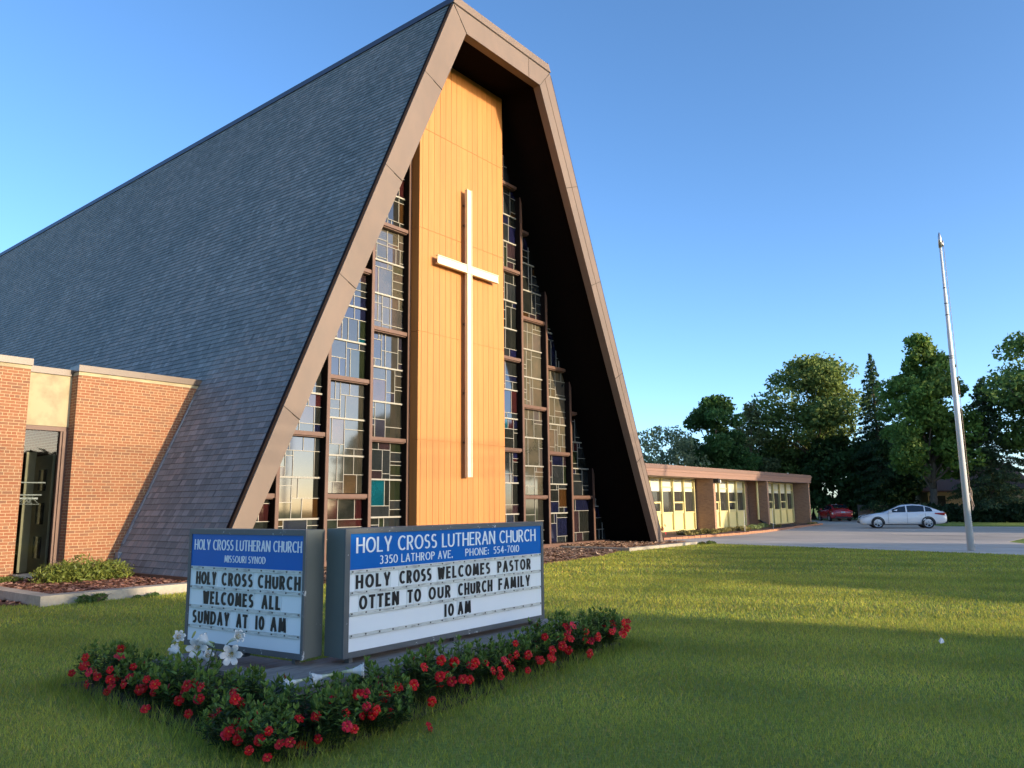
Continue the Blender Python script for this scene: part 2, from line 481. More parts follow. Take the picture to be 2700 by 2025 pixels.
def thing(name, label, cat, loc=(0, 0, 0), rz=0.0, group=None):
    o = bpy.data.objects.new(name, None)
    COL.objects.link(o)
    o.location = loc
    o.rotation_euler = (0, 0, rz)
    o.empty_display_size = 0.2
    return tag(o, label, cat, group)
def copy_tree(o, parent=None):
    c = o.copy()
    COL.objects.link(c)
    c.parent = parent
    for ch in o.children:
        copy_tree(ch, c)
    return c
def clip(poly, a, b, c):
    """keep a*x + b*z <= c"""
    out = []
    for i in range(len(poly)):
        p, q = poly[i], poly[(i + 1) % len(poly)]
        dp, dq = a * p[0] + b * p[1] - c, a * q[0] + b * q[1] - c
        if dp <= 0:
            out.append(p)
        if dp * dq < 0:
            t = dp / (dp - dq)
            out.append((p[0] + (q[0] - p[0]) * t, p[1] + (q[1] - p[1]) * t))
    return out

# ------------------------------------------------------------------ the ground
g = MB()
g.add([(-400, -300, 0), (400, -300, 0), (400, 700, 0), (-400, 700, 0)], [(0, 1, 2, 3)])
tag(g.build('lawn_ground', M['lawn']), kind='structure')
# paving beyond the lawn: a line from (7.9,32) to (15.1,23.3) bounds the lawn
LN = Vector((0.770, 0.638)); LD = Vector((0.637, -0.771))
L0 = Vector((7.91, 31.98))
def wk(a, b):
    q = L0 + LD * a + LN * b
    return (q.x, q.y)
g = MB()
g.slab([wk(-3.2, 3.55), wk(5.0, 3.55), wk(12.0, 3.6), (19.45, 30.83), (22.2, 34.0), (60, 22), (60, 37), (36, 46), (27.9, 50.7), (31.5, 72.0), (21.0, 72), (16.4, 47.6), (11.8, 43.2), (8.6, 39.9), (5.6, 35.6), (5.2, 33.2)], -0.02, 0.004)
tag(g.build('parking_lot', M['asphalt']), kind='structure')
g = MB()
for i, (a0, a1) in enumerate([(-3.4, -0.2), (-0.17, 3.0), (3.03, 6.2), (6.23, 9.4), (9.43, 12.6), (12.63, 15.8), (15.83, 19), (19.03, 23)]):
    g.slab([wk(a0, 0), wk(a1, 0), wk(a1, 1.25), wk(a0, 1.25)], -0.02, 0.012)
    g.slab([wk(a0, 1.30), wk(a1, 1.30), wk(a1, 2.45), wk(a0, 2.45)], -0.02, 0.014)
    g.slab([wk(a0, 2.48), wk(a1, 2.48), wk(a1, 3.52), wk(a0, 3.52)], -0.02, 0.010)
tag(g.build('sidewalk', M['walk']), kind='structure')
g = MB()
for a, b in (((16.9, 27.3), (19.4, 30.7)), ):
    pass
g.slab([(27.95, 50.9), (60, 30.0), (60, 36), (36.2, 55.6), (32.3, 58.7)], 0.004, 0.055)
tag(g.build('lawn_strip', M['lawn']), kind='structure')
# cracks sealed with tar across the lot
g = MB()
for x0, y0, x1, y1 in ((12.0, 36.0, 27.0, 29.5), (15.0, 42.5, 24, 33.0), (11.5, 38.5, 30, 35.6)):
    n_ = 14
    pts = [(x0 + (x1 - x0) * i / n_ + RNG.normal(0, 0.05), y0 + (y1 - y0) * i / n_ + RNG.normal(0, 0.05)) for i in range(n_ + 1)]
    for p, q in zip(pts, pts[1:]):
        dx, dy = q[0] - p[0], q[1] - p[1]
        l = math.hypot(dx, dy)
        ox, oy = -dy / l * 0.035, dx / l * 0.035
        g.add([(p[0] - ox, p[1] - oy, 0.008), (q[0] - ox, q[1] - oy, 0.008), (q[0] + ox, q[1] + oy, 0.008), (p[0] + ox, p[1] + oy, 0.008)], [(0, 1, 2, 3)])
tag(g.build('road_markings', M['poleband']), kind='structure')

# ------------------------------------------------------------------ church
church = thing('church', 'tall A-frame church with grey shingle roof, brown fascia and golden wood front panel', 'church', ORG, ANG)
E_U, E_W = -0.035, 0.9994                    # the left slope's horizontal direction (u, w)
def out_u(z): return 2.525 + 0.4280 * (16.96 - z)
def in_u(z): return 1.935 + 0.4540 * (16.24 - z)
def ridge_w(z): return 0.29 + (17.27 - z) / 0.0592
BACK = 36.0
for side, nm in ((-1, 'roof'), (1, 'roof')):
    mb = MB()
    z, row = 0.19, 0
    dz = 0.140
    while z < 17.0:
        z2 = min(z + dz, 17.0)
        wr = min(BACK, max(ridge_w(z2 + 0.05), 0.02))
        if wr < 0.1:
            break
        nseg = 1
        lift, lap = 0.016, 0.0
        def pt(w, zz, off):
            u = out_u(zz) + 0.035 * w
            return (side * (u + off * 0.92), w, zz + off * 0.39)
        w0 = -0.015
        a, b_, c, d = pt(w0, z, lift), pt(wr, z, lift), pt(wr, z2, 0.0), pt(w0, z2, 0.0)
        e_, f_ = pt(w0, z, 0), pt(wr, z, 0)
        uvs = [[(0, row + .02), (wr, row + .02), (wr, row + .98), (0, row + .98)]]
        if side < 0:
            mb.add([a, b_, c, d], [(3, 2, 1, 0)], 0, [uvs[0][::-1]])
            mb.add([e_, f_, b_, a], [(3, 2, 1, 0)], 0, [uvs[0][::-1]])
        else:
            mb.add([a, b_, c, d], [(0, 1, 2, 3)], 0, uvs)
            mb.add([e_, f_, b_, a], [(0, 1, 2, 3)], 0, uvs)
        z = z2
        row += 1
    mb.build('roof', M['shingle'], church)
# ridge flashing on both edges and the flat top between
mb = MB()
def rp(side, w, dzv, off):
    z = 17.27 - 0.0592 * (w - 0.29) + dzv
    u = out_u(z) + 0.035 * w + off
    return (side * u, w, z)
for side in (-1, 1):
    ws = [-0.02 + (BACK + 0.02) * i / 12 for i in range(13)]
    for i in range(12):
        q = [rp(side, ws[i], -0.27, 0.05), rp(side, ws[i + 1], -0.27, 0.05), rp(side, ws[i + 1], 0.03, 0.05), rp(side, ws[i], 0.03, 0.05)]
        r_ = [rp(side, ws[i], -0.27, -0.02), rp(side, ws[i + 1], -0.27, -0.02)]
        mb.add(q, [(0, 1, 2, 3) if side > 0 else (3, 2, 1, 0)])
        mb.add([r_[0], r_[1], q[1], q[0]], [(0, 1, 2, 3)])
mb.build('ridge_flashing', M['flash'], church)
mb = MB()
mb.add([rp(-1, 0, 0.0, 0.0), rp(1, 0, 0, 0.0), rp(1, BACK, 0, 0), rp(-1, BACK, 0, 0)], [(0, 1, 2, 3)])
mb.add([(-(out_u(0) + 0.035 * BACK), BACK, 0), (out_u(0) + 0.035 * BACK, BACK, 0), rp(1, BACK, 0, 0), rp(-1, BACK, 0, 0)], [(0, 1, 2, 3)])
mb.build('roof_deck', M['flash'], church)
# front fascia boards, slanting legs and level head, with their own joints
FW0, FW1 = -0.02, 0.28
for side in (-1, 1):
    mb = MB()
    zf = 0.10
    T = (lambda s: (lambda x, y, z: (s * x, y, z)))(side)
    mid = lambda z: in_u(z) * 0.52 + out_u(z) * 0.48
    zt = 16.24
    # outer board stands a hair proud of the inner one
    mb.prism([(out_u(zf), zf), (out_u(16.93), 16.93), (2.24, 16.60), (mid(zf), zf)], FW0, FW1, 0, T)
    mb.prism([(mid(zf) - .004, zf), (2.24 - .004, 16.60), (in_u(zt), zt), (in_u(zf), zf)], FW0 + 0.012, FW1, 0, T)
    o = mb.build('fascia', M['fascia'], church)
    # drip edge along the shingles
    mb = MB()
    mb.prism([(out_u(zf) + .07, zf), (out_u(16.9) + .07, 16.9), (out_u(16.9) + .003, 16.9), (out_u(zf) + .003, zf)], 0.0, 0.10, 0, T)
    mb.build('drip_edge', M['finshade'], o)
    mb = MB()
    for zj in (13.85, 10.45, 7.05, 3.6) if side < 0 else (12.9, 9.6, 6.3, 3.2):
        a, b_ = (in_u(zj), zj), (out_u(zj + 0.28), zj + 0.28)
        mb.prism([a, (a[0], a[1] + 0.02), (b_[0], b_[1] + 0.02), b_], FW0 - 0.004, FW0 + 0.02, 0, T)
    mb.build('joint', M['joint'], o)
mb = MB()
mb.prism([(-2.525, 16.955), (2.525, 16.955), (2.235, 16.60), (1.933, 16.242), (-1.933, 16.242), (-2.235, 16.60)], FW0 + 0.004, FW1, 0)
o = mb.build('fascia', M['fascia'], church)
mb = MB()
for (x0, z0, x1, z1) in ((-2.50, 16.93, -1.935, 16.25), (2.50, 16.93, 1.935, 16.25)):
    mb.prism([(x0, z0), (x0 + .022, z0), (x1 + .022, z1), (x1, z1)], FW0 - 0.004, FW0 + 0.02)
mb.box((1.28, FW0 - .003, 16.25), (1.295, FW0 + .02, 16.94))
mb.build('joint', M['joint'], o)
mb = MB()
mb.prism([(-2.56, 16.985), (-2.44, 17.24), (2.44, 17.24), (2.56, 16.985)], -0.05, 0.30)
mb.build('roof_cap', M['fascia'], church)
mb = MB()
mb.box((-2.5, -0.03, 16.957), (2.5, 0.2, 16.983))
mb.build('cap_seam', M['joint'], church)  # dark seam between the fascia head and the roof cap
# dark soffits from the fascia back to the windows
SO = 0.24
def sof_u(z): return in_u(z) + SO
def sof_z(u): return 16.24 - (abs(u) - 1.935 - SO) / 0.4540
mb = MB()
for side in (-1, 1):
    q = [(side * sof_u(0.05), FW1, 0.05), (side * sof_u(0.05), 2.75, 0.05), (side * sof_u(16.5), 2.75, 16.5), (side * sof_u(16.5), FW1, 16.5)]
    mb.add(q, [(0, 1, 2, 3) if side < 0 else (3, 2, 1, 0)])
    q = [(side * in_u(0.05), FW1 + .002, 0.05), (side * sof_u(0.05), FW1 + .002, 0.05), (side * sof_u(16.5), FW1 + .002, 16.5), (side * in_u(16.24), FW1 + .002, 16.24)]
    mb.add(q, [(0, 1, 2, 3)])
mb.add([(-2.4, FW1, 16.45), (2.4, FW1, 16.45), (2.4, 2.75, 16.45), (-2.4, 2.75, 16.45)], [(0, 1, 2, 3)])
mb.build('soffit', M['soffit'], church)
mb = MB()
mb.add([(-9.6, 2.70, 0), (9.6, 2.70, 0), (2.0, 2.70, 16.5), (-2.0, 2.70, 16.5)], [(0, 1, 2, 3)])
mb.build('back_wall', M['finshade'], church)
# golden plank panel with the cross
mb = MB()
mb.box((-2.05, 1.868, 0.12), (2.05, 2.60, 16.44))
edges = [-2.085] + [-2.085 + 0.13 + 0.2655 * i for i in range(15)] + [2.085]
zs = [0.12, 3.61, 6.97, 10.32, 13.70, 16.44]
for z0, z1 in zip(zs, zs[1:]):
    for a, b_ in zip(edges, edges[1:]):
        mb.box((a + 0.006, 1.85, z0 + 0.007), (b_ - 0.006, 1.866, z1 - 0.007))
    for side in (-1, 1):
        mb.box((side * 2.052, 1.858, z0 + 0.007), (side * 2.085, 2.21, z1 - 0.007))
mb.build('wood_panel', M['wood'], church)
# windows
FINS = [2.13, 3.61, 5.14, 6.67, 8.20]
ODD, EVEN = [3.58, 6.88, 10.20, 13.5], [1.92, 5.22, 8.55, 11.9]
ZB = 0.20
PAL = [(0.014, 0.016, 0.015)] * 12 + [(0.020, 0.024, 0.027)] * 6 + [(0.008, 0.010, 0.030)] * 4 + [(0.009, 0.010, 0.040)] * 1 + [(0.034, 0.010, 0.011)] * 2 + [(0.040, 0.020, 0.007)] * 1 + [(0.028, 0.018, 0.022)] * 2 + [(0.016, 0.022, 0.012)]
TEAL = (0.004, 0.060, 0.085)
def split(x0, x1, z0, z1, depth, rnd):
    w, h = x1 - x0, z1 - z0
    if depth <= 0 or (w < 0.5 and h < 0.4):
        return [(x0, x1, z0, z1)], []
    if w * rnd.uniform(0.7, 1.4) > h and w > 0.5:
        c = x0 + w * rnd.choice((0.22, 0.33, 0.5, 0.62, 0.78))
        a, b_ = split(x0, c, z0, z1, depth - 1, rnd), split(c, x1, z0, z1, depth - 1, rnd)
        return a[0] + b_[0], a[1] + b_[1] + [(c, z0, c, z1)]
    if h > 0.36:
        c = z0 + h * rnd.choice((0.2, 0.3, 0.5, 0.65, 0.8))
        a, b_ = split(x0, x1, z0, c, depth - 1, rnd), split(x0, x1, c, z1, depth - 1, rnd)
        return a[0] + b_[0], a[1] + b_[1] + [(x0, c, x1, c)]
    return [(x0, x1, z0, z1)], []
rnd = random.Random(21)
GW = 2.46
# some storm panes are dusty; their sunlit haze is mixed into the colour
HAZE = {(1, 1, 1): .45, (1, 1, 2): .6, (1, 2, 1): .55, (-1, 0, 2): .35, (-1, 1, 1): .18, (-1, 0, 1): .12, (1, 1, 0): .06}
for side in (-1, 1):
    bays = list(zip(FINS, FINS[1:] + [9.45]))
    for bi, (a, b_) in enumerate(bays):
        x0, x1 = a + 0.05, b_ - 0.05
        ztop = sof_z(x0)
        cuts = [ZB] + [z for z in (ODD if bi % 2 == 0 else EVEN) if z < ztop - 0.3] + [ztop + 0.1]
        lim = (0.4540 * 0 + 1.0, 0.4540, 1.935 + SO + 0.4540 * 16.24)      # u + .454 z <= c
        for k, (z0, z1) in enumerate(zip(cuts, cuts[1:])):
            zz0, zz1 = z0 + (0.08 if k else 0.02), z1 - 0.08
            nb = max(1, round((zz1 - zz0) / 1.08))
            gl, cm = MB(), MB()
            for j in range(nb):
                s0, s1 = zz0 + (zz1 - zz0) * j / nb, zz0 + (zz1 - zz0) * (j + 1) / nb
                panes, lines = split(x0, x1, s0, s1, rnd.choice((3, 3, 4)), rnd)
                for (p0, p1, q0, q1) in panes:
                    poly = clip([(p0, q0), (p1, q0), (p1, q1), (p0, q1)], *lim)
                    if len(poly) < 3:
                        continue
                    col = rnd.choice(PAL)
                    if rnd.random() < 0.02 or ((p1 - p0) * (q1 - q0) < 0.05 and rnd.random() < 0.12):
                        col = TEAL
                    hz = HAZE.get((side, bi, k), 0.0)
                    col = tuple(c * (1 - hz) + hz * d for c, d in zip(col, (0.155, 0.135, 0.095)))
                    tw = rnd.uniform(-1, 1) * 0.0025
                    vs = [(side * x, GW + (x - p0) * tw, z) for x, z in poly]
                    f = tuple(range(len(vs)))
                    gl.add(vs, [f if side > 0 else f[::-1]], 0, None, col)
                for (xa, za, xb, zb_) in lines:
                    t = 0.0085
                    rect = [(xa - t, za), (xa + t, za), (xa + t, zb_), (xa - t, zb_)] if xa == xb else [(xa, za - t), (xb, za - t), (xb, za + t), (xa, za + t)]
                    poly = clip(rect, *lim)
                    if len(poly) >= 3:
                        cm.prism(poly, GW - (0.016 if xa == xb else 0.022), GW - 0.002, 0, lambda x, y, z: (side * x, y, z))
                if j:
                    poly = clip([(x0, s0 - .024), (x1, s0 - .024), (x1, s0 + .024), (x0, s0 + .024)], *lim)
                    if len(poly) >= 3:
                        cm.prism(poly, GW - 0.05, GW - 0.003, 0, lambda x, y, z: (side * x, y, z))
            if not gl.f:
                continue
            wdw = gl.build('window', M['stained'], church)
            if cm.f:
                cm.build('leading', M['came'], wdw)
        for z in cuts[1:-1]:
            xl = min(x1 + 0.0, sof_u(z) - 0.02)
            if xl - x0 > 0.1:
                mb = MB()
                mb.box((side * (x0 - .0), 2.24, z - 0.055), (side * xl, 2.50, z + 0.055))
                mb.box((side * (x0 - .0), 2.30, z - 0.085), (side * xl, 2.50, z - 0.057))
                mb.build('transom', M['frame'], church)
    for a in FINS:
        mb = MB()
        zt0, zt1 = sof_z(a - 0.05), sof_z(a + 0.05)
        mb.prism([(a - .05, ZB), (a + .05, ZB), (a + .05, zt1), (a - .05, zt0)], 2.235, 2.68, 0, lambda x, y, z: (side * x, y, z))
        mb.prism([(a - .052, ZB), (a + .052, ZB), (a + .052, zt1), (a - .052, zt0)], 2.20, 2.233, 1, lambda x, y, z: (side * x, y, z))
        mb.build('mullion_fin', [M['finshade'], M['frame']], church)  # brown front edge, sides behind it coloured near black as if in shade
    mb = MB()
    mb.box((side * 2.087, 2.13, 0.06), (side * 9.2, 2.66, 0.198))
    mb.build('sill', M['frame'], church)
# gutter and footing along the left eave
mb = MB()
def ev(w, o_, z): return (-(out_u(0.19) + 0.035 * w + o_), w, z)
for o0, o1, z0, z1, m_ in ((0.0, 0.10, 0.145, 0.205, 0), (0.0, 0.07, 0.085, 0.143, 1)):
    vs = [ev(0, o0, z0), ev(BACK, o0, z0), ev(BACK, o1, z0), ev(0, o1, z0), ev(0, o0, z1), ev(BACK, o0, z1), ev(BACK, o1, z1), ev(0, o1, z1)]
    mb.add(vs, [(0, 3, 2, 1), (4, 5, 6, 7), (0, 1, 5, 4), (1, 2, 6, 5), (2, 3, 7, 6), (3, 0, 4, 7)], m_)
mb.build('gutter', [M['frame'], M['finshade']], church)
mb = MB()
vs = [ev(0, -0.5, -0.1), ev(BACK, -0.5, -0.1), ev(BACK, 0.02, -0.1), ev(0, 0.02, -0.1), ev(0, -0.5, 0.083), ev(BACK, -0.5, 0.083), ev(BACK, 0.02, 0.083), ev(0, 0.02, 0.083)]
mb.add(vs, [(0, 3, 2, 1), (4, 5, 6, 7), (0, 1, 5, 4), (1, 2, 6, 5), (2, 3, 7, 6), (3, 0, 4, 7)])
mb.build('footing', M['concrete'], church)
mb = MB()
mb.box((9.05, -0.20, 0.03), (9.98, 0.42, 0.11))
mb.box((-9.98, -0.15, 0.03), (-9.05, 0.42, 0.11))
mb.build('foot_pad', M['whiteplastic'], church)

# the cross: steel sections with flanged edges, standing off the panel
cross = thing('wall_cross', 'tall slim cream cross standing proud of the golden wood panel', 'cross', LW(0, 1.58, 2.52), ANG)
def cz(z): return z - 2.52
mb = MB()
mb.box((-0.088, 0.028, cz(2.52)), (0.088, 0.05, cz(12.14)))
for s in (-1, 1):
    mb.box((s * 0.09, -0.0, cz(2.515)), (s * 0.118, 0.115, cz(12.145)))
mb.build('upright', M['cross'], cross)
mb = MB()
for s in (-1, 1):
    mb.box((s * 0.12, 0.026, cz(9.245)), (s * 1.50, 0.05, cz(9.465)))
    for z0, z1 in ((9.215, 9.243), (9.467, 9.495)):
        mb.box((s * 0.12, 0.0, cz(z0)), (s * 1.505, 0.115, cz(z1)))
mb.box((-0.086, 0.004, cz(9.215)), (0.086, 0.026, cz(9.495)))
mb.build('crossbar', M['cross'], cross)
mb = MB()
for z in (3.6, 5.2, 7.5, 10.9, 11.6):
    mb.box((-0.06, 0.116, cz(z)), (0.06, 0.268, cz(z + 0.06)))
mb.build('bracket', M['frame'], cross)

# ------------------------------------------------------------------ brick annex on the left
ax = thing('brick_annex', 'orange brick annex with flat brown coping built against the shingle roof', 'building', LW(-12, 4.15), ANG)
KA = 1.0355
def A(u, w, z): return (-18.377 + (u + 18.377) * KA + 12, w - 3.5, 1.6 + (z - 1.6) * KA)
def AR(u, w, z): return (u + 12, w - 4.15, z)
AW = 4.15
def roofu(w, z): return -(out_u(z) + 0.035 * w)
mb = MB()
uL = A(-11.11, 0, 0)[0] - 12
z47, z462, z4705, z485 = (A(0, 0, z)[2] for z in (4.70, 4.62, 4.705, 4.85))
uR0, uR1 = roofu(AW, 0.05) + 0.15, roofu(AW, z47) + 0.25
mb.prism([(uL, 0.0), (uR0, 0.0), (uR1, z462), (uL, z462)], AW, AW + .4, 0, AR)
mb.box((-22, 3.5, 0.0), (-12.08, 3.9, 4.62), 0, A)
mb.box((-11.11, 3.9, 0.0), (-10.8, 11.0, 4.45), 0, A)
mb.box((-22, 3.9, 0.0), (-21.7, 11.0, 4.45), 0, A)
mb.build('wall', M['brick'], ax)
mb = MB()
mb.prism([(uL, z462 + .002), (uR1 + .03, z462 + .002), (uR1 + .05, z47), (uL, z47)], AW - .015, AW + .4, 0, AR)
mb.box((-22, 3.485, 4.622), (-12.08, 3.9, 4.70), 0, A)
mb.build('lime_band', M['stone'], ax)
mb = MB()
mb.prism([(uL - .02, z4705), (uR1 + .10, z4705), (uR1 + .16, z485), (uL - .02, z485)], AW - .06, AW + .45, 0, AR)
mb.box((-22, 3.44, 4.705), (-12.06, 3.95, 4.85), 0, A)
mb.box((-12.055, 3.78, 4.62), (-11.13, 4.05, 4.76), 0, A)
mb.box((-9.62, 3.435, 4.70), (-9.53, 3.955, 4.855), 0, A)
mb.build('coping', M['coping'], ax)
mb = MB()
mb.box((-12.08, 3.83, 3.46), (-11.11, 4.0, 4.618), 0, A)
mb.build('stone_panel', M['stone'], ax)
mb = MB()
mb.box((-12.08, 3.84, 3.36), (-11.11, 4.0, 3.455), 0, A)
mb.box((-11.21, 3.82, 0.28), (-11.112, 4.0, 3.358), 0, A)
mb.box((-11.255, 3.86, 0.28), (-11.213, 4.0, 3.357), 0, A)
mb.box((-12.08, 3.86, 0.28), (-12.03, 4.0, 3.357), 0, A)
fr = mb.build('window_frame', M['frame'], ax)
mb = MB()
mb.add([A(-12.03, 3.93, 0.30), A(-11.25, 3.93, 0.30), A(-11.25, 3.93, 3.36), A(-12.03, 3.93, 3.36)], [(0, 1, 2, 3)])
mb.build('pane', M['glass'], fr)
mb = MB()
mb.box((-12.08, 3.70, 0.0), (-11.112, 4.0, 0.10), 0, A)
mb.box((-12.08, 3.74, 0.19), (-11.112, 4.0, 0.275), 0, A)
mb.build('window_sill', M['concrete'], ax)
mb = MB()
mb.box((-12.08, 3.80, 0.10), (-11.112, 4.0, 0.188), 0, A)
mb.build('sill_gap', M['plinthbrick'], ax)
mb = MB()
for (a, b_) in (((-14.0, 8.0, 0.2), (-9.6, 8.1, 4.4)), ((-14.1, 4.05, 0.2), (-14.0, 8.0, 4.4)), ((-14, 4.05, 0.15), (-10.8, 8.0, 0.2)), ((-22, 4.05, 4.3), (-9.0, 11.0, 4.4))):
    mb.box(a, b_, 0, A)
mb.build('room_shell', M['interior'], ax)
# the open door and its frame just inside, lit on the edge
mb = MB()
mb.box((-11.47, 5.13, 0.22), (-11.262, 5.2, 2.95), 0, A)
mb.box((-11.27, 4.12, 0.22), (-11.22, 5.12, 2.85), 0, A)
dr = mb.build('inner_door', M['door'], ax)
mb = MB()
for z0 in (0.55, 1.30, 2.05):
    mb.box((-11.278, 4.40, z0), (-11.271, 4.86, z0 + 0.48), 0, A)
mb.build('door_pane', M['darkglass'], dr)
mb = MB()
mb.tube([A(-12.03, 4.25, 1.95), A(-11.40, 4.25, 1.95)], 0.016)
mb.tube([A(-12.03, 4.20, 2.22), A(-11.36, 4.20, 2.22)], 0.016)
mb.box((-12.03, 4.30, 1.855), (-11.45, 4.36, 1.895), 0, A)
rl = mb.build('coat_rail', M['whiteplastic'], ax)
# hangers hang on the rail: things of their own
hg = MB()
def hanger_bm(mb):
    tri = [(0, 0, -0.06), (0.17, 0, -0.19), (-0.17, 0, -0.19), (0, 0, -0.06)]
    mb.tube(tri, 0.007, seg=5)
    mb.tube([(0, 0, -0.06), (0, 0, 0.0), (0.02, 0, 0.02), (0.035, 0, 0.0)], 0.005, seg=5)
hanger_bm(hg)
HL = ['white coat hanger at the left end of the rail inside the glass', 'second white coat hanger from the left on the inside rail', 'middle white coat hanger behind the tall narrow window', 'white coat hanger just right of the middle on the inside rail', 'white coat hanger at the right end of the inside rail']
h0 = hg.build('coat_hanger', M['whiteplastic'])
for i, (uu, rz) in enumerate(((-11.92, 0.5), (-11.83, 0.9), (-11.74, 0.2), (-11.66, 0.7), (-11.57, 0.35))):
    o = h0 if i == 0 else h0.copy()
    if i:
        COL.objects.link(o)
    o.location = ax.matrix_basis @ Vector(A(uu, 4.25, 1.93))
    o.rotation_euler = (0, 0, ANG + rz)
    tag(o, HL[i], 'coat hanger', 'coat hangers on the rail inside the annex window')
# ragged pale flashing where annex meets the roof
mb = MB()
fl = [(4.38, .05), (4.0, .07), (3.7, .06), (3.45, .12), (3.1, .15), (2.95, .10), (2.6, .16), (2.2, .17), (2.1, .10), (1.7, .15), (1.3, .18), (1.2, .12), (0.95, .20), (0.78, .16)]
for (za, wa), (zb_, wb) in zip(fl, fl[1:]):
    def fp(z, w): return AR(roofu(w, z) - 0.05, w + .65, z + 0.02)
    mb.add([fp(za, 3.40), fp(zb_, 3.40), fp(zb_, 3.44 + wb * .35 - .02), fp(za, 3.44 + wa * .35 - .02)], [(3, 2, 1, 0)])
    mb.add([fp(za, 3.40), fp(zb_, 3.40), (fp(zb_, 3.40)[0] + .04, fp(zb_, 3.40)[1], fp(zb_, 3.40)[2]), (fp(za, 3.40)[0] + .04, fp(za, 3.40)[1], fp(za, 3.40)[2])], [(0, 1, 2, 3)])
for z0, z1 in ((0.62, 0.48),):
    mb.box((roofu(4.05, z0) - 0.10, 3.95, z1), (roofu(4.05, z0) + 0.04, 4.09, z0), 0, AR)
mb.build('flashing', M['paleflash'], ax)

# ------------------------------------------------------------------ planters, kerbs, mulch
def kerb(name, label, poly_boxes):
    mb = MB()
    for a, b_ in poly_boxes:
        mb.box(a, b_, 0, lambda x, y, z: tuple(LW(x, y, z)))
    return tag(mb.build(name, M['concrete']), label, 'kerb')
kerb('planter_kerb', 'low concrete kerb around the raised bed below the brick annex', [((-12.92, -0.25, -0.3), (-9.4, 0.05, 0.175)), ((-12.92, 0.053, -0.3), (-12.64, 4.1, 0.172))])
kerb('planter_kerb', 'low concrete kerb of the raised bed at the far foot of the roof', [((5.35, -1.0, -0.3), (10.7, -0.72, 0.115)), ((5.35, -0.717, -0.3), (5.62, 1.9, 0.112))])
def bed(name, poly, z, mat, cham=0.06, n=700, cols=((0.22, 0.10, 0.07), (0.11, 0.052, 0.038), (0.34, 0.19, 0.13)), size=(0.05, 0.018), bump=0.03):
    """uneven sheet of bark with loose chips on top"""
    P2 = np.array(poly, float)
    mn, mx = P2.min(0), P2.max(0)
    def inside(q):
        x, y = q[:, 0], q[:, 1]
        r = np.zeros(len(q), bool)
        j = len(P2) - 1
        for i in range(len(P2)):
            c = ((P2[i, 1] > y) != (P2[j, 1] > y)) & (x < (P2[j, 0] - P2[i, 0]) * (y - P2[i, 1]) / (P2[j, 1] - P2[i, 1] + 1e-9) + P2[i, 0])
            r ^= c
            j = i
        return r
    mb = MB()
    mb.slab([tuple(p) for p in poly], z - 0.25, z, 0, lambda x, y, zz: tuple(LW(x, y, zz)))
    base = mb.build(name, mat)
    tag(base, kind='structure')
    q = RNG.uniform(mn, mx, (n * 3, 2))
    q = q[inside(q)][:n]
    k = len(q)
    s = RNG.uniform(0.6, 1.6, k)
    a = RNG.uniform(0, 2 * np.pi, k)
    t = np.stack([np.cos(a), np.sin(a), RNG.uniform(-.35, .35, k)], 1) * (size[0] * s)[:, None]
    b_ = np.stack([-np.sin(a), np.cos(a), RNG.uniform(-.6, .6, k)], 1) * (size[1] * s)[:, None]
    c = np.stack([ORG.x + DX * q[:, 0] - DY * q[:, 1], ORG.y + DY * q[:, 0] + DX * q[:, 1], z + RNG.uniform(0.005, bump, k)], 1)
    v = np.stack([c - t - b_, c + t - b_, c + t + b_, c - t + b_], 1).reshape(-1, 3)
    cc = np.array(cols)[RNG.integers(0, len(cols), k)] * RNG.uniform(0.7, 1.3, (k, 1))
    o = fast_mesh('bark_mulch', v, 4, cc, M['chips'])
    tag(o, kind='stuff')
    return base
bed('mulch_ground', [(-12.62, 0.06), (-9.75, 0.06), (-9.95, 4.2), (-12.62, 4.2)], 0.12, M['mulch'], n=6000)
bed('mulch_ground', [(-13.4, 0.55), (-12.95, 0.2), (-12.95, 4.1), (-18, 4.1), (-18, 1.6)], 0.02, M['mulch'], n=1500)
bed('mulch_ground', [(-9.0, -1.0), (-5, -1.8), (-2, -1.85), (1.0, -1.72), (3.2, -1.35), (4.6, -0.85), (5.33, -0.6), (5.33, 2.12), (-9.0, 2.12)], 0.03, M['mulch'], n=9000, cols=((0.30, 0.19, 0.13), (0.16, 0.10, 0.075), (0.40, 0.29, 0.21)), bump=0.05)
bed('mulch_ground', [(5.63, -0.71), (10.6, -0.71), (10.6, 2.4), (5.63, 2.12)], 0.095, M['mulch'], n=5000, cols=((0.38, 0.22, 0.13), (0.22, 0.12, 0.075), (0.50, 0.33, 0.21)), bump=0.05)

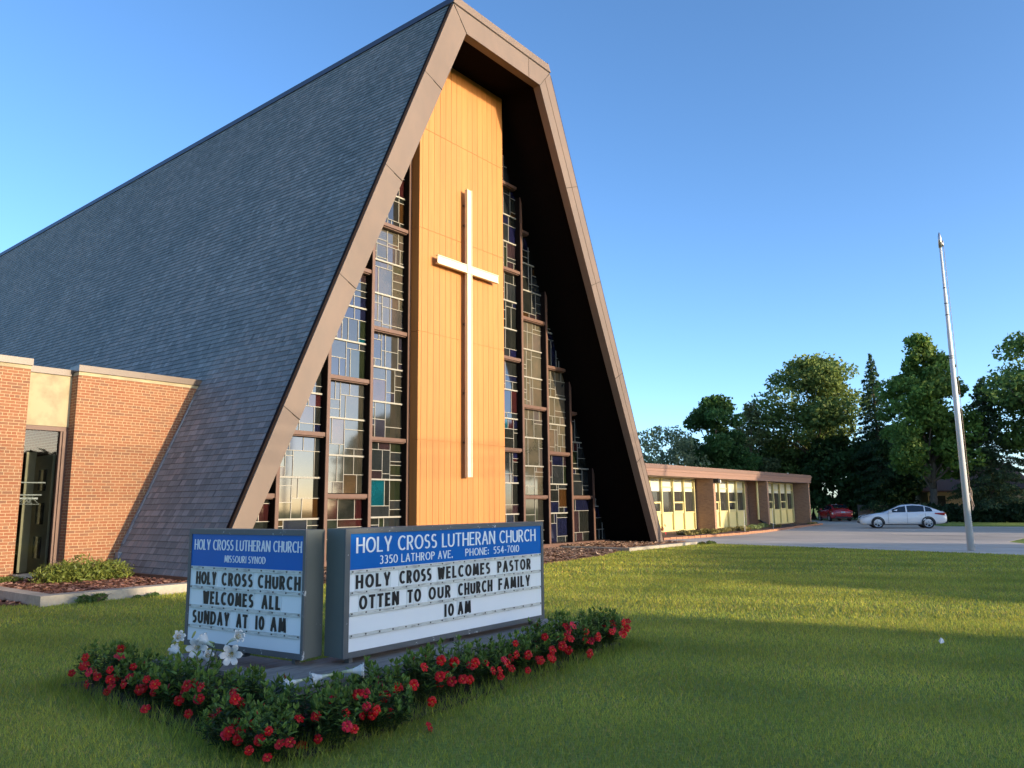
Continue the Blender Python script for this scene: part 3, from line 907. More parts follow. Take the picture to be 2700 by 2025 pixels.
# ------------------------------------------------------------------ lettering drawn as pen strokes
def arc(cx, cy, rx, ry, a0, a1, n=14):
    return [(cx + rx * math.cos(R(a0 + (a1 - a0) * i / n)), cy + ry * math.sin(R(a0 + (a1 - a0) * i / n))) for i in range(n + 1)]
def ell(cx, cy, rx, ry, n=26):
    return arc(cx, cy, rx, ry, 0, 360, n)
G_ = {
    'A': (.66, [[(0, 0), (.33, 1)], [(.33, 1), (.66, 0)], [(.13, .33), (.53, .33)]]),
    'C': (.66, [arc(.40, .5, .38, .5, 48, 312, 22)]),
    'D': (.66, [[(0, 0), (0, 1)], [(0, 1), (.2, 1)] + arc(.22, .5, .42, .5, 90, -90, 16) + [(0, 0)]]),
    'E': (.46, [[(0, 0), (0, 1)], [(0, 1), (.46, 1)], [(0, .52), (.40, .52)], [(0, 0), (.46, 0)]]),
    'F': (.44, [[(0, 0), (0, 1)], [(0, 1), (.44, 1)], [(0, .50), (.38, .50)]]),
    'H': (.60, [[(0, 0), (0, 1)], [(.60, 0), (.60, 1)], [(0, .50), (.60, .50)]]),
    'I': (.02, [[(.01, 0), (.01, 1)]]),
    'L': (.42, [[(0, 1), (0, 0)], [(0, 0), (.42, 0)]]),
    'M': (.78, [[(0, 0), (.10, 1)], [(.10, 1), (.39, .12)], [(.39, .12), (.68, 1)], [(.68, 1), (.78, 0)]]),
    'N': (.64, [[(0, 0), (0, 1)], [(0, 1), (.64, 0)], [(.64, 0), (.64, 1)]]),
    'O': (.76, [ell(.38, .5, .38, .5)]),
    'P': (.50, [[(0, 0), (0, 1)], [(0, 1), (.2, 1)] + arc(.22, .74, .26, .26, 90, -90, 12) + [(0, .48)]]),
    'R': (.54, [[(0, 0), (0, 1)], [(0, 1), (.2, 1)] + arc(.22, .74, .26, .26, 90, -90, 12) + [(0, .48)], [(.20, .48), (.54, 0)]]),
    'S': (.48, [arc(.25, .75, .22, .25, 40, 250, 14) + arc(.23, .26, .24, .26, 78, -140, 16)]),
    'T': (.58, [[(.29, 0), (.29, 1)], [(0, 1), (.58, 1)]]),
    'U': (.60, [[(0, 1), (0, .3)] + arc(.30, .30, .30, .30, 180, 360, 14) + [(.60, 1)]]),
    'V': (.64, [[(0, 1), (.32, 0)], [(.32, 0), (.64, 1)]]),
    'W': (.84, [[(0, 1), (.20, 0)], [(.20, 0), (.42, .92)], [(.42, .92), (.64, 0)], [(.64, 0), (.84, 1)]]),
    'Y': (.62, [[(0, 1), (.31, .44)], [(.62, 1), (.31, .44)], [(.31, .46), (.31, 0)]]),
    '0': (.58, [ell(.29, .5, .29, .5)]),
    '1': (.02, [[(.01, 0), (.01, 1)]]),
    '3': (.46, [arc(.20, .76, .22, .24, 140, -90, 13), arc(.20, .27, .25, .27, 90, -140, 14)]),
    '4': (.56, [[(.42, 0), (.42, 1)], [(.42, 1), (0, .30)], [(0, .30), (.56, .30)]]),
    '5': (.46, [[(.42, 1), (.08, 1)], [(.08, 1), (.05, .56)] + arc(.20, .31, .25, .31, 110, -140, 14)]),
    '7': (.48, [[(0, 1), (.48, 1)], [(.48, 1), (.16, 0)]]),
    '-': (.24, [[(0, .40), (.24, .40)]]),
    '.': (.08, [[(.04, -.02), (.04, .11)]]),
    ':': (.08, [[(.04, .05), (.04, .18)], [(.04, .52), (.04, .65)]]),
}
def lettering(mb, text, x0, x1, z0, z1, wv, wh, gap, space, y=0.0, T=None, thick=0.004, squeeze=1.0, spans=None, m=0):
    """fit TEXT into the rectangle x0..x1, z0..z1; wv, wh: pen widths across and along, as shares of the height"""
    adv, x = [], 0.0
    for ch in text:
        if ch == ' ':
            x += space
            continue
        w = G_[ch][0] * squeeze
        adv.append((ch, x, w))
        x += w + gap
    total = adv[-1][1] + adv[-1][2]
    h = z1 - z0
    pv = wv * h
    kx = (x1 - x0 - pv) / total
    pad = wh * h / 2
    if spans is not None:
        for ch, xx, w in adv:
            spans.append((x0 + pv / 2 + xx * kx, x0 + pv / 2 + (xx + w) * kx))
    k = 0
    for ch, xx, w in adv:
        for st in G_[ch][1]:
            pts = [(x0 + pv / 2 + (xx + px * squeeze) * kx, z0 + pad + pz * (h - 2 * pad)) for px, pz in st]
            closed = len(st) > 8 and math.hypot(pts[0][0] - pts[-1][0], pts[0][1] - pts[-1][1]) < 1e-6
            if closed:
                pts = pts[:-1]
            n = len(pts)
            L_, R_ = [], []
            for i in range(n):
                a = pts[i - 1] if (i or closed) else pts[i]
                b_ = pts[(i + 1) % n] if (i < n - 1 or closed) else pts[i]
                dx, dz = b_[0] - a[0], b_[1] - a[1]
                l = math.hypot(dx, dz) or 1
                nx, nz = -dz / l, dx / l
                hw = math.sqrt((nx * wv) ** 2 + (nz * wh) ** 2) * h / 2
                ex = 0.0
                p = list(pts[i])
                if not closed and n <= 3 and abs(nz) > 0.9:       # level strokes run out to the stem's edge
                    if i == 0: p[0] -= math.copysign(pv / 2, dx)
                    if i == n - 1: p[0] += math.copysign(pv / 2, dx) * (0.6 if n == 2 else 1)
                if not closed and n <= 3 and abs(nz) <= 0.9:
                    if i == 0: p[1] -= math.copysign(pad, dz)
                    if i == n - 1: p[1] += math.copysign(pad, dz)
                L_.append((p[0] + nx * hw, p[1] + nz * hw))
                R_.append((p[0] - nx * hw, p[1] - nz * hw))
            yy = y - 0.0012 - 0.0005 * (k % 6)
            k += 1
            cnt = n if closed else n - 1
            for i in range(cnt):
                j = (i + 1) % n
                q = [L_[i], L_[j], R_[j], R_[i]]
                vs = [(px, yy, pz) for px, pz in q] + [(px, y + thick, pz) for px, pz in q]
                if T:
                    vs = [T(*v) for v in vs]
                mb.add(vs, [(0, 3, 2, 1) if True else (), (0, 1, 5, 4), (2, 3, 7, 6)], m)

# ------------------------------------------------------------------ the two sign cabinets and their plinth
def cabinet(name, label, loc, rz, length, thick, z0, z1, header, blue_z, faces, lines, rails):
    """local x along the face, y back into the cabinet, z up"""
    t = thing(name, label, 'sign', loc, rz)
    mb = MB()
    mb.box((0.0, 0.02, z0), (length, thick, z1))
    mb.build('cabinet', M['signside'], t)
    fx0, fx1, fz0, fz1 = faces
    mb = MB()
    mb.box((0, -0.004, fz1), (length, 0.0195, z1))
    mb.box((0, -0.004, z0), (length, 0.0195, fz0))
    mb.box((0, -0.003, fz0), (fx0, 0.0195, fz1))
    mb.box((fx1, -0.003, fz0), (length, 0.0195, fz1))
    mb.box((0, -0.006, z0 - .004), (length, 0.05, z0 - .0005))
    mb.build('frame', M['signframe'], t)
    mb = MB()
    mb.box((fx0, 0.008, fz0), (fx1, 0.0192, blue_z))
    mb.build('message_panel', M['signwhite'], t)
    mb = MB()
    mb.box((fx0, 0.006, blue_z), (fx1, 0.0192, fz1))
    hp = mb.build('header_panel', M['signblue'], t)
    mb = MB()
    for (tx, x0, x1, a, b_, wv, wh, gap, sp) in header:
        lettering(mb, tx, x0, x1, a, b_, wv, wh, gap, sp, 0.005)
    mb.build('header_lettering', M['letterwhite'], hp)
    ml, tl = MB(), MB()
    for (tx, x0, x1, a, b_, sp) in lines:
        spans = []
        lettering(ml, tx, x0, x1, a, b_, 0.245, 0.18, 0.42, sp, 0.003, squeeze=0.78, spans=spans)
        for (s0, s1) in spans:
            p = 0.020
            tl.box((s0 - p, 0.0035, a - 0.022), (s1 + p, 0.0078, b_ + 0.022))
    mt = tl.build('letter_tiles', M['lettertile'], t)
    ml.build('message_lettering', M['letterblack'], t)
    mb, sc_ = MB(), MB()
    for z in rails:
        mb.box((fx0 + 0.015, -0.001, z - 0.017), (fx1 - 0.02, 0.003, z + 0.012))
        mb.box((fx0 + 0.015, -0.005, z - 0.019), (fx1 - 0.02, 0.0, z - 0.010))
        nsc = int((fx1 - fx0) / 0.16)
        for i in range(nsc + 1):
            x = fx0 + 0.03 + (fx1 - fx0 - 0.06) * i / nsc
            sc_.box((x - .006, -0.007, z - .006), (x + .006, -0.001, z + .006))
    rr = mb.build('letter_rail', M['rail'], t)
    sc_.build('screws', M['screw'], rr)
    mb = MB()
    for x in (0.12, length * 0.5, length - 0.15):
        mb.box((x - .02, 0.04, z0 - 0.055), (x + .02, 0.10, z0 - 0.0045))
    mb.build('foot', M['signframe'], t)
    return t
cabinet('church_sign', 'wide two tone sign board with the pastor welcome message on a grey steel cabinet',
        LW(-13.973, -9.43), ANG, 2.885, 0.25, 0.333, 1.417,
        [('HOLY CROSS LUTHERAN CHURCH', 0.126, 2.745, 1.203, 1.338, 0.165, 0.10, 0.27, 0.46),
         ('3350 LATHROP AVE.', 0.400, 1.366, 1.094, 1.170, 0.155, 0.10, 0.29, 0.46),
         ('PHONE:  554-7010', 1.555, 2.440, 1.098, 1.173, 0.155, 0.10, 0.29, 0.40)],
        1.062, (0.056, 2.845, 0.376, 1.373),
        [('HOLY', 0.126, 0.535, 0.897, 1.016, .4), ('CROSS', 0.640, 1.065, 0.897, 1.016, .4), ('WELCOMES', 1.147, 1.940, 0.897, 1.016, .4), ('PASTOR', 2.059, 2.647, 0.897, 1.016, .4),
         ('OTTEN', 0.168, 0.640, 0.716, 0.836, .4), ('TO', 0.745, 0.925, 0.716, 0.836, .4), ('OUR', 1.025, 1.335, 0.716, 0.836, .4), ('CHURCH', 1.440, 1.975, 0.716, 0.836, .4), ('FAMILY', 2.075, 2.632, 0.716, 0.836, .4),
         ('10', 1.246, 1.382, 0.534, 0.655, .4), ('AM', 1.436, 1.637, 0.534, 0.655, .4)],
        [1.047, 0.868, 0.692, 0.509])
LA = math.atan2(-0.52831, 0.84905)
cabinet('church_sign', 'narrow sign board facing the street with the Sunday welcome message and white lilies below',
        (-3.155, 7.625, 0), LA, 1.60, 0.22, 0.333, 1.411,
        [('HOLY CROSS LUTHERAN CHURCH', 0.077, 1.550, 1.216, 1.314, 0.150, 0.095, 0.29, 0.46),
         ('MISSOURI SYNOD', 0.526, 1.091, 1.108, 1.171, 0.145, 0.095, 0.32, 0.42)],
        1.064, (0.036, 1.570, 0.376, 1.364),
        [('HOLY', 0.127, 0.430, 0.896, 1.015, .4), ('CROSS', 0.500, 0.935, 0.896, 1.015, .4), ('CHURCH', 1.000, 1.549, 0.896, 1.015, .4),
         ('WELCOMES', 0.242, 0.955, 0.720, 0.839, .4), ('ALL', 1.060, 1.310, 0.720, 0.839, .4),
         ('SUNDAY', 0.101, 0.640, 0.537, 0.657, .4), ('AT', 0.730, 0.893, 0.537, 0.657, .4), ('10', 0.990, 1.110, 0.537, 0.657, .4), ('AM', 1.185, 1.387, 0.537, 0.657, .4)],
        [1.050, 0.871, 0.695, 0.513])
pl = thing('sign_plinth', 'L-shaped brick plinth with weathered grey capping slabs under the sign boards', 'plinth', LW(-14.0, -9.4), ANG)
def PL(u, w, z): return (u + 14.0, w + 9.4, z)
cd, sd_ = math.cos(LA - ANG), math.sin(LA - ANG)
f0 = (-14.38268707, -7.58747972)
def PLL(x, y, z):
    return PL(f0[0] + cd * x - sd_ * y, f0[1] + sd_ * x + cd * y, z)
mb = MB()
mb.box((-14.60, -9.66, -0.1), (-10.85, -9.08, 0.205), 0, PL)
mb.box((-0.12, -0.13, -0.1), (1.55, 0.34, 0.145), 0, PLL)
mb.build('brick_base', M['plinthbrick'], pl)
for (a, b_) in (((-14.70, -9.78), (-12.86, -9.02)), ((-12.85, -9.775), (-10.78, -9.02))):
    mb = MB()
    n_ = 16
    pts = [(a[0] + (b_[0] - a[0]) * i / n_, a[1] + RNG.normal(0, 0.006)) for i in range(n_ + 1)] + [(b_[0], b_[1]), (a[0], b_[1])]
    mb.slab(pts, 0.207, 0.278 + RNG.uniform(-.002, .002), 0, PL)
    mb.build('cap_slab', M['capstone'], pl)
mb = MB()
mb.box((-0.2, -0.20, 0.147), (1.66, 0.40, 0.204), 0, PLL)
mb.build('cap_slab', M['capstone'], pl)
# soil of the flower bed round the plinth
mb = MB()
mb.slab([(-15.30, -10.30), (-15.1, -10.48), (-12.5, -10.28), (-10.45, -10.1), (-10.3, -9.8), (-10.8, -9.5), (-14.5, -9.3), (-14.6, -7.0), (-15.2, -6.95)], -0.1, 0.025, 0, lambda x, y, z: tuple(LW(x, y, z)))
tag(mb.build('flower_bed_soil', M['soil']), kind='structure')

# ------------------------------------------------------------------ leafy things
def leaf_cards(pts, size, cols, up=0.3, aspect=1.0, flat=0.0):
    """diamond leaves at PTS with random facing"""
    k = len(pts)
    a = RNG.normal(0, 1, (k, 3))
    a[:, 2] *= (1 - flat)
    a /= np.linalg.norm(a, axis=1)[:, None] + 1e-9
    b_ = RNG.normal(0, 1, (k, 3))
    b_ -= a * (a * b_).sum(1)[:, None]
    b_ /= np.linalg.norm(b_, axis=1)[:, None] + 1e-9
    s = size * RNG.uniform(0.6, 1.35, (k, 1))
    v = np.stack([pts - a * s, pts - b_ * s * 0.55 * aspect + a * s * .15, pts + a * s, pts + b_ * s * 0.55 * aspect + a * s * .15], 1)
    return v.reshape(-1, 3)
def shade_cols(k, base, var=0.25, yellow=0.15):
    c = np.array(base)[None] * 1.2 * RNG.uniform(1 - var, 1 + var, (k, 1))
    y = RNG.uniform(0, yellow, (k, 1))
    c = c * (1 + np.array([[2.2, 0.9, 0.0]]) * y)
    return c
def broadleaf(name, label, x, y, h, rad, n, size, base, trunk_r=0.25, low=0.25, clumps=26, group=None, sparse=0.0, lean=(0, 0), shape='round', yellow=0.15, fork=False, seed=None):
    rs = np.random.default_rng(seed if seed is not None else int(abs(x * 31 + y * 17)) % 9999)
    t = thing(name, label, 'tree', (x, y, 0), 0, group)
    zc0 = h * low
    cl, limbs = [], []
    for i in range(clumps):
        f = rs.uniform(0, 1)
        if shape == 'round':
            prof = math.sin(math.pi * (0.12 + 0.80 * f)) ** 0.7
        elif shape == 'tall':
            prof = math.sin(math.pi * (0.18 + 0.80 * f)) ** 0.8 * (1.05 - 0.35 * f)
        else:
            prof = 0.6 + 0.5 * f
        a = rs.uniform(0, 2 * math.pi)
        rr = rad * prof * math.sqrt(rs.uniform(0.05, 1.0)) * 0.86
        cz_ = zc0 + (h - zc0) * (0.06 + 0.88 * f)
        r_c = rad * rs.uniform(0.14, 0.30) * (0.6 + 0.6 * prof)
        cz_ = min(cz_, h - r_c * 0.75)
        cl.append((math.cos(a) * rr + lean[0] * f, math.sin(a) * rr + lean[1] * f, cz_, r_c))
    cl.append((lean[0], lean[1], h - rad * 0.2, rad * 0.24))
    w = np.array([c[3] ** 2 for c in cl])
    cnt = (w / w.sum() * n).astype(int)
    P_, C_ = [], []
    for (cx, cy, cz_, r_c), k in zip(cl, cnt):
        d_ = rs.normal(0, 1, (k, 3))
        d_ /= np.linalg.norm(d_, axis=1)[:, None]
        rr = r_c * rs.uniform(0.25, 1.0, (k, 1)) ** 0.45
        q = d_ * rr * np.array([[1.1, 1.1, 0.72]]) + np.array([[cx, cy, cz_]])
        q += rs.normal(0, r_c * 0.10, q.shape)
        P_.append(q)
        C_.append(shade_cols(k, base, 0.3, yellow) * rs.uniform(0.75, 1.25))
    P_, C_ = np.concatenate(P_), np.concatenate(C_)
    fast_mesh('crown', leaf_cards(P_, size, C_), 4, C_, M['leaf'], t)
    mb = MB()
    top = (lean[0] * .8, lean[1] * .8, h * 0.80)
    def wob(a, b_, r0, r1, k=6):
        pts = [tuple(a[j] + (b_[j] - a[j]) * i / k + (rs.normal(0, 0.10 * r0 * 4) if 0 < i < k else 0) for j in range(3)) for i in range(k + 1)]
        mb.tube(pts, [r0 + (r1 - r0) * i / k for i in range(k + 1)], seg=7)
    if fork:
        wob((0, 0, 0), (0.1, 0, h * 0.17), trunk_r, trunk_r * 0.85, 3)
        wob((0.1, 0, h * 0.165), (-rad * 0.28, 0.2, h * 0.55), trunk_r * 0.62, 0.05)
        wob((0.1, 0, h * 0.165), (0.35, 0, h * 0.85), trunk_r * 0.75, 0.05)
    else:
        wob((0, 0, 0), top, trunk_r, 0.04, 8)
    for c in sorted(cl, key=lambda c: -c[3])[:14]:
        z0 = max(h * 0.16, c[2] * rs.uniform(0.45, 0.7))
        f = z0 / (h * 0.8)
        wob((top[0] * f, top[1] * f, z0), (c[0], c[1], c[2]), trunk_r * 0.34, 0.025, 4)
    mb.build('trunk', M['bark'], t, True)
    return t
def conifer(name, label, x, y, h, rad, n, size, base, low=0.08, group=None, seed=1):
    rs = np.random.default_rng(seed)
    t = thing(name, label, 'tree', (x, y, 0), 0, group)
    P_ = []
    nb = int(h * 9)
    mb = MB()
    for i in range(nb):
        f = (i / nb) ** 0.9
        z = h * (low + (1 - low) * f)
        L_ = rad * (1 - f) ** 0.85 * rs.uniform(0.7, 1.1) + 0.12
        a = i * 2.399 + rs.normal(0, .3)
        k = max(6, int(n / nb * (L_ / rad) * 2.0))
        s = rs.uniform(0, 1, k) ** 0.7
        droop = -0.30 * L_ * s ** 1.4 + 0.1 * L_ * s
        wd = 0.22 * L_ * (1 - s * 0.6)
        off = rs.normal(0, 1, k) * wd
        px = np.cos(a) * L_ * s - np.sin(a) * off
        py = np.sin(a) * L_ * s + np.cos(a) * off
        pz = z + droop + rs.normal(0, 0.07, k) - np.abs(off) * 0.25
        P_.append(np.stack([px, py, pz], 1))
        if L_ > 0.6:
            mb.tube([(0, 0, z), (math.cos(a) * L_ * .85, math.sin(a) * L_ * .85, z - 0.16 * L_)], [0.04, 0.012], seg=4)
    P_ = np.concatenate(P_)
    C_ = shade_cols(len(P_), base, 0.3, 0.08)
    fast_mesh('crown', leaf_cards(P_, size, C_, aspect=0.6), 4, C_, M['leaf'], t)
    mb.tube([(0, 0, 0), (0.05, 0, h * 0.5), (0, 0, h)], [h * 0.017, h * 0.011, 0.02], seg=8)
    mb.build('trunk', M['bark'], t, True)
    return t
def bush(name, label, cat, x, y, rx, ry, h, n, size, base, rz=0.0, group=None, z0=0.0, spiky=False, yellow=0.15, mat='shrubleaf'):
    t = thing(name, label, cat, (x, y, z0), rz, group)
    nc = max(4, int(n / 260))
    P_ = []
    for i in range(nc):
        a, rr = RNG.uniform(0, 6.28), math.sqrt(RNG.uniform(0, 1))
        c = np.array([math.cos(a) * rr * rx * .75, math.sin(a) * rr * ry * .75, h * (0.25 + 0.45 * RNG.uniform(0, 1) * (1 - rr * .5))])
        k = n // nc
        d_ = RNG.normal(0, 1, (k, 3))
        d_ /= np.linalg.norm(d_, axis=1)[:, None]
        q = c + d_ * np.array([[rx * .38, ry * .38, h * .34]]) * RNG.uniform(.3, 1, (k, 1)) ** .5
        q[:, 2] = np.maximum(q[:, 2], 0.01)
        P_.append(q)
    P_ = np.concatenate(P_)
    C_ = shade_cols(len(P_), base, 0.3, yellow)
    fast_mesh('foliage', leaf_cards(P_, size, C_, aspect=0.4 if spiky else 1.0), 4, C_, M[mat], t)
    mb = MB()
    for i in range(9):
        a = RNG.uniform(0, 6.28)
        mb.tube([(0, 0, 0), (math.cos(a) * rx * .3, math.sin(a) * ry * .3, h * .4), (math.cos(a) * rx * .7, math.sin(a) * ry * .7, h * RNG.uniform(.5, .9))], [0.02 * h + .004, 0.012 * h + .003, 0.003], seg=5)
    mb.build('stem', M['bark'], t, True)
    return t

# ------------------------------------------------------------------ grass blades
def grass(name, y0, y1, dens, hmean, wmean, seed, tall=False):
    rs = np.random.default_rng(seed)
    area = 0.78 * (y1 ** 2 - y0 ** 2) + 2.4 * (y1 - y0)
    k = int(area * dens)
    Y = np.sqrt(rs.uniform(y0 ** 2, y1 ** 2, k))
    X = rs.uniform(-1, 1, k) * (0.78 * Y + 1.2)
    u = (X - ORG.x) * DX + (Y - ORG.y) * DY
    w = -(X - ORG.x) * DY + (Y - ORG.y) * DX
    ok = (X * 0.770 + Y * 0.638) < 26.45
    ok &= ~((u > -12.93) & (u < -9.3) & (w > -0.25))
    edge = np.interp(u, [-30, -14, -9, -5, -2, 1, 3.2, 4.6, 5.34, 5.36, 10.7, 10.75, 30], [9, 0.45, -1.0, -1.8, -1.85, -1.72, -1.35, -.85, -.62, -1.02, -1.02, 9, 9])
    ok &= ~((w > edge) & (u > -9.35))
    ok &= ~((u < -12.9) & (w > np.interp(u, [-18, -13.4, -12.95], [1.6, .55, .2])))
    inb = (u > -15.20) & (u < -10.4) & (w > -10.34 + 0.05 * (u + 15.2)) & (w < -6.9) & ((u < -14.4) | (w < -9.1) | ((u < -13.2) & (w < -6.9 + (-13.2 - u) * .0 - (u + 14.4) * .6)))
    ok &= ~inb
    # distance to the bed's front outline, for the unmown fringe
    dbed = np.maximum(np.maximum(-15.20 - u, u + 10.4), np.maximum(-10.34 + 0.05 * (u + 15.2) - w, w + 6.9))
    near = np.clip(1 - np.abs(dbed) / 0.38, 0, 1)
    X, Y, near, u, w = X[ok], Y[ok], near[ok], u[ok], w[ok]
    if tall:
        keep = rs.uniform(0, 1, len(X)) < near ** 1.2
        X, Y, near, u, w = X[keep], Y[keep], near[keep], u[keep], w[keep]
    k = len(X)
    h = hmean * rs.uniform(0.55, 1.45, k) * (1 + (1.5 * near if tall else 0.5 * near))
    a = rs.uniform(0, 2 * np.pi, k)
    wd = wmean * rs.uniform(0.7, 1.3, k)
    ln = rs.normal(0, 0.42, (k, 2)) * h[:, None]
    b0 = np.stack([X - np.cos(a) * wd, Y - np.sin(a) * wd, np.full(k, 0.002)], 1)
    b1 = np.stack([X + np.cos(a) * wd, Y + np.sin(a) * wd, np.full(k, 0.002)], 1)
    tip = np.stack([X + ln[:, 0], Y + ln[:, 1], h], 1)
    v = np.stack([b0, b1, tip], 1).reshape(-1, 3)
    base = np.array([[0.34, 0.40, 0.080]]) * rs.uniform(0.65, 1.35, (k, 1))
    straw = rs.uniform(0, 1, k) < 0.11
    base[straw] = np.array([0.46, 0.40, 0.18]) * rs.uniform(0.6, 1.2, (straw.sum(), 1))
    lim = rs.uniform(0, 1, k) < 0.30
    base[lim] *= np.array([[1.5, 1.22, 0.9]])
    stripe = 1 + 0.10 * np.sin((X * 0.35 + Y * 0.94) * 2 * np.pi / 1.9)
    base *= stripe[:, None]
    base *= (1 - near * np.array([0.45, 0.30, 0.35])[:, None]).T
    o = fast_mesh(name, v, 3, base, M['grass'])
    tag(o, kind='stuff')
grass('grass', 3.6, 6.5, 5200, 0.034, 0.0024, 1)
grass('grass', 6.5, 11.0, 2600, 0.038, 0.0036, 2)
grass('grass', 11.0, 18.0, 1000, 0.040, 0.0062, 3)
grass('grass', 18.0, 33.0, 330, 0.042, 0.0115, 4)
grass('grass', 4.2, 12.5, 2200, 0.062, 0.0030, 5, True)

# ------------------------------------------------------------------ red mandevilla round the plinth
def leafshape(mb, base, dirv, nrm, length, width, col):
    d_ = Vector(dirv).normalized()
    n_ = Vector(nrm)
    s_ = d_.cross(n_).normalized()
    n_ = s_.cross(d_).normalized()
    b0 = Vector(base)
    pts = [b0, b0 + d_ * length * .4 + s_ * width * .5 + n_ * width * .16, b0 + d_ * length * .8 + s_ * width * .28 + n_ * width * .02, b0 + d_ * length - n_ * length * .12,
           b0 + d_ * length * .8 - s_ * width * .28 + n_ * width * .02, b0 + d_ * length * .4 - s_ * width * .5 + n_ * width * .16, b0 + d_ * length * .45]
    mb.add(pts, [(0, 6, 1), (1, 6, 2), (2, 6, 3), (3, 6, 4), (4, 6, 5), (5, 6, 0)], 0, None, col)
def mandevilla_mesh(seed, rad=0.27, h=0.40, stems=44):
    rs = random.Random(seed)
    mb = MB()
    tips = []
    for i in range(stems):
        a, r_ = rs.uniform(0, 6.28), rad * math.sqrt(rs.uniform(0, 1))
        hh = h * rs.uniform(0.55, 1.05) * (1 - 0.35 * (r_ / rad) ** 2)
        tip = Vector((math.cos(a) * r_, math.sin(a) * r_, hh))
        root = Vector((math.cos(a) * r_ * .45, math.sin(a) * r_ * .45, 0))
        mb.tube([root, (root + tip) / 2 + Vector((0, 0, .02)), tip], [.004, .003, .002], seg=4, c=(0.05, 0.07, 0.02))
        lv = rs.randint(5, 7)
        for j in range(lv):
            f = 1 - j * 0.125
            p = root.lerp(tip, f)
            for q in range(2 if j else 3):
                b_ = j * 1.57 + q * (math.pi if j else 2.1) + rs.uniform(-.4, .4) + a
                el = rs.uniform(0.05, 0.55) + (0.7 if j == 0 else 0.25 if j == 1 else 0)
                dv = Vector((math.cos(b_) * math.cos(el), math.sin(b_) * math.cos(el), math.sin(el)))
                k = rs.uniform(0.65, 1.25) * (1.25 if j < 2 else 0.8)
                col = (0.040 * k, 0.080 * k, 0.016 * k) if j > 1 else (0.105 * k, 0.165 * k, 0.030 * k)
                leafshape(mb, p, dv, (0, 0, 1) if el < 1.0 else (math.cos(b_), math.sin(b_), .2), rs.uniform(.055, .088) * (0.75 if j == 0 else 1), rs.uniform(.024, .036), col)
        tips.append(tip)
    return mb, tips
def flower_mesh(seed, red=(0.30, 0.004, 0.006)):
    """five overlapping round petals, a yellow throat and a pale tube behind"""
    rs = random.Random(seed)
    mb = MB()
    for i in range(5):
        a = i * 2 * math.pi / 5 + rs.uniform(-.08, .08)
        ca, sa = math.cos(a), math.sin(a)
        k = rs.uniform(.8, 1.15)
        col = tuple(c * k for c in red)
        def P(r_, t, z): return (ca * r_ - sa * t, sa * r_ + ca * t, z)
        pts = [P(.004, -.003, 0), P(.020, -.015, .008), P(.034, -.021, .007), P(.041, -.004, .003), P(.037, .016, -.004), P(.022, .015, .004), P(.004, .004, 0), P(.022, 0, .010)]
        mb.add(pts, [(7, 0, 1), (7, 1, 2), (7, 2, 3), (7, 3, 4), (7, 4, 5), (7, 5, 6), (7, 6, 0)], 0, None, col)
    mb.tube([(0, 0, .006), (0, 0, .009)], [.0062, .005], seg=7, c=(0.60, 0.22, 0.02))
    mb.tube([(0, 0, -.001), (0, 0, -.022), (0, 0, -.045)], [.006, .004, .0022], seg=6, c=(0.55, 0.42, 0.22), caps=False)
    return mb
FLM = []
for i, rd in enumerate(((0.58, 0.006, 0.008), (0.46, 0.004, 0.007), (0.62, 0.018, 0.045))):
    o = flower_mesh(i, rd).build('flower', M['petal'])
    FLM.append(o.data)
    bpy.data.objects.remove(o)
bb = MB()
bb.tube([(0, 0, 0), (0, 0, .018), (0, 0, .035)], [.003, .0055, .001], seg=6, c=(0.22, 0.012, 0.018))
BUD = bb.build('bud', M['petal'])
BUDM = BUD.data
bpy.data.objects.remove(BUD)
FOL = []
for i in range(5):
    mb, tips = mandevilla_mesh(40 + i)
    o = mb.build('foliage', M['shrubleaf'])
    FOL.append((o.data, tips))
    bpy.data.objects.remove(o)
def mandevilla(u, w, i, label, scale=1.0, nf=7, rz=0.0, toward=(-0.35, -0.94)):
    t = thing('mandevilla', label, 'plant', LW(u, w, 0.02), rz, 'red mandevillas round the sign plinth')
    t.scale = (scale, scale, scale)
    me, tips = FOL[i % 5]
    o = bpy.data.objects.new('foliage', me)
    COL.objects.link(o)
    o.parent = t
    rs = random.Random(i * 13 + 5)
    # towards the path, in the plant's own frame
    tx, ty = LW(u + toward[0], w + toward[1]).xy - LW(u, w).xy
    ca, sa = math.cos(-rz), math.sin(-rz)
    tx, ty = tx * ca - ty * sa, tx * sa + ty * ca
    cand = sorted(tips, key=lambda p: -(p.x * tx + p.y * ty) + rs.uniform(-.12, .12))
    for k in range(nf):
        p = cand[k % len(cand)]
        zz = p.z * rs.uniform(0.35, 1.0) if k % 3 else p.z
        q = Vector((p.x * 1.05 + tx * rs.uniform(.03, .09), p.y * 1.05 + ty * rs.uniform(.03, .09), zz + 0.012))
        fo = bpy.data.objects.new('flower', FLM[0 if rs.random() < .62 else (1 if rs.random() < .7 else 2)])
        COL.objects.link(fo)
        fo.parent = t
        fo.location = q
        nrm = Vector((tx + rs.uniform(-.6, .6), ty + rs.uniform(-.6, .6), rs.uniform(-.05, .8)))
        fo.rotation_euler = nrm.to_track_quat('Z', 'Y').to_euler()
        s = rs.uniform(.78, 1.12)
        fo.scale = (s, s, s)
    for k in range(3):
        p = rs.choice(tips)
        bo = bpy.data.objects.new('bud', BUDM)
        COL.objects.link(bo)
        bo.parent = t
        bo.location = p + Vector((0, 0, .02))
        bo.rotation_euler = (rs.uniform(-.4, .4), rs.uniform(-.4, .4), 0)
    return t
ORD = ['first', 'second', 'third', 'fourth', 'fifth', 'sixth', 'seventh', 'eighth', 'ninth', 'tenth', 'eleventh', 'twelfth']
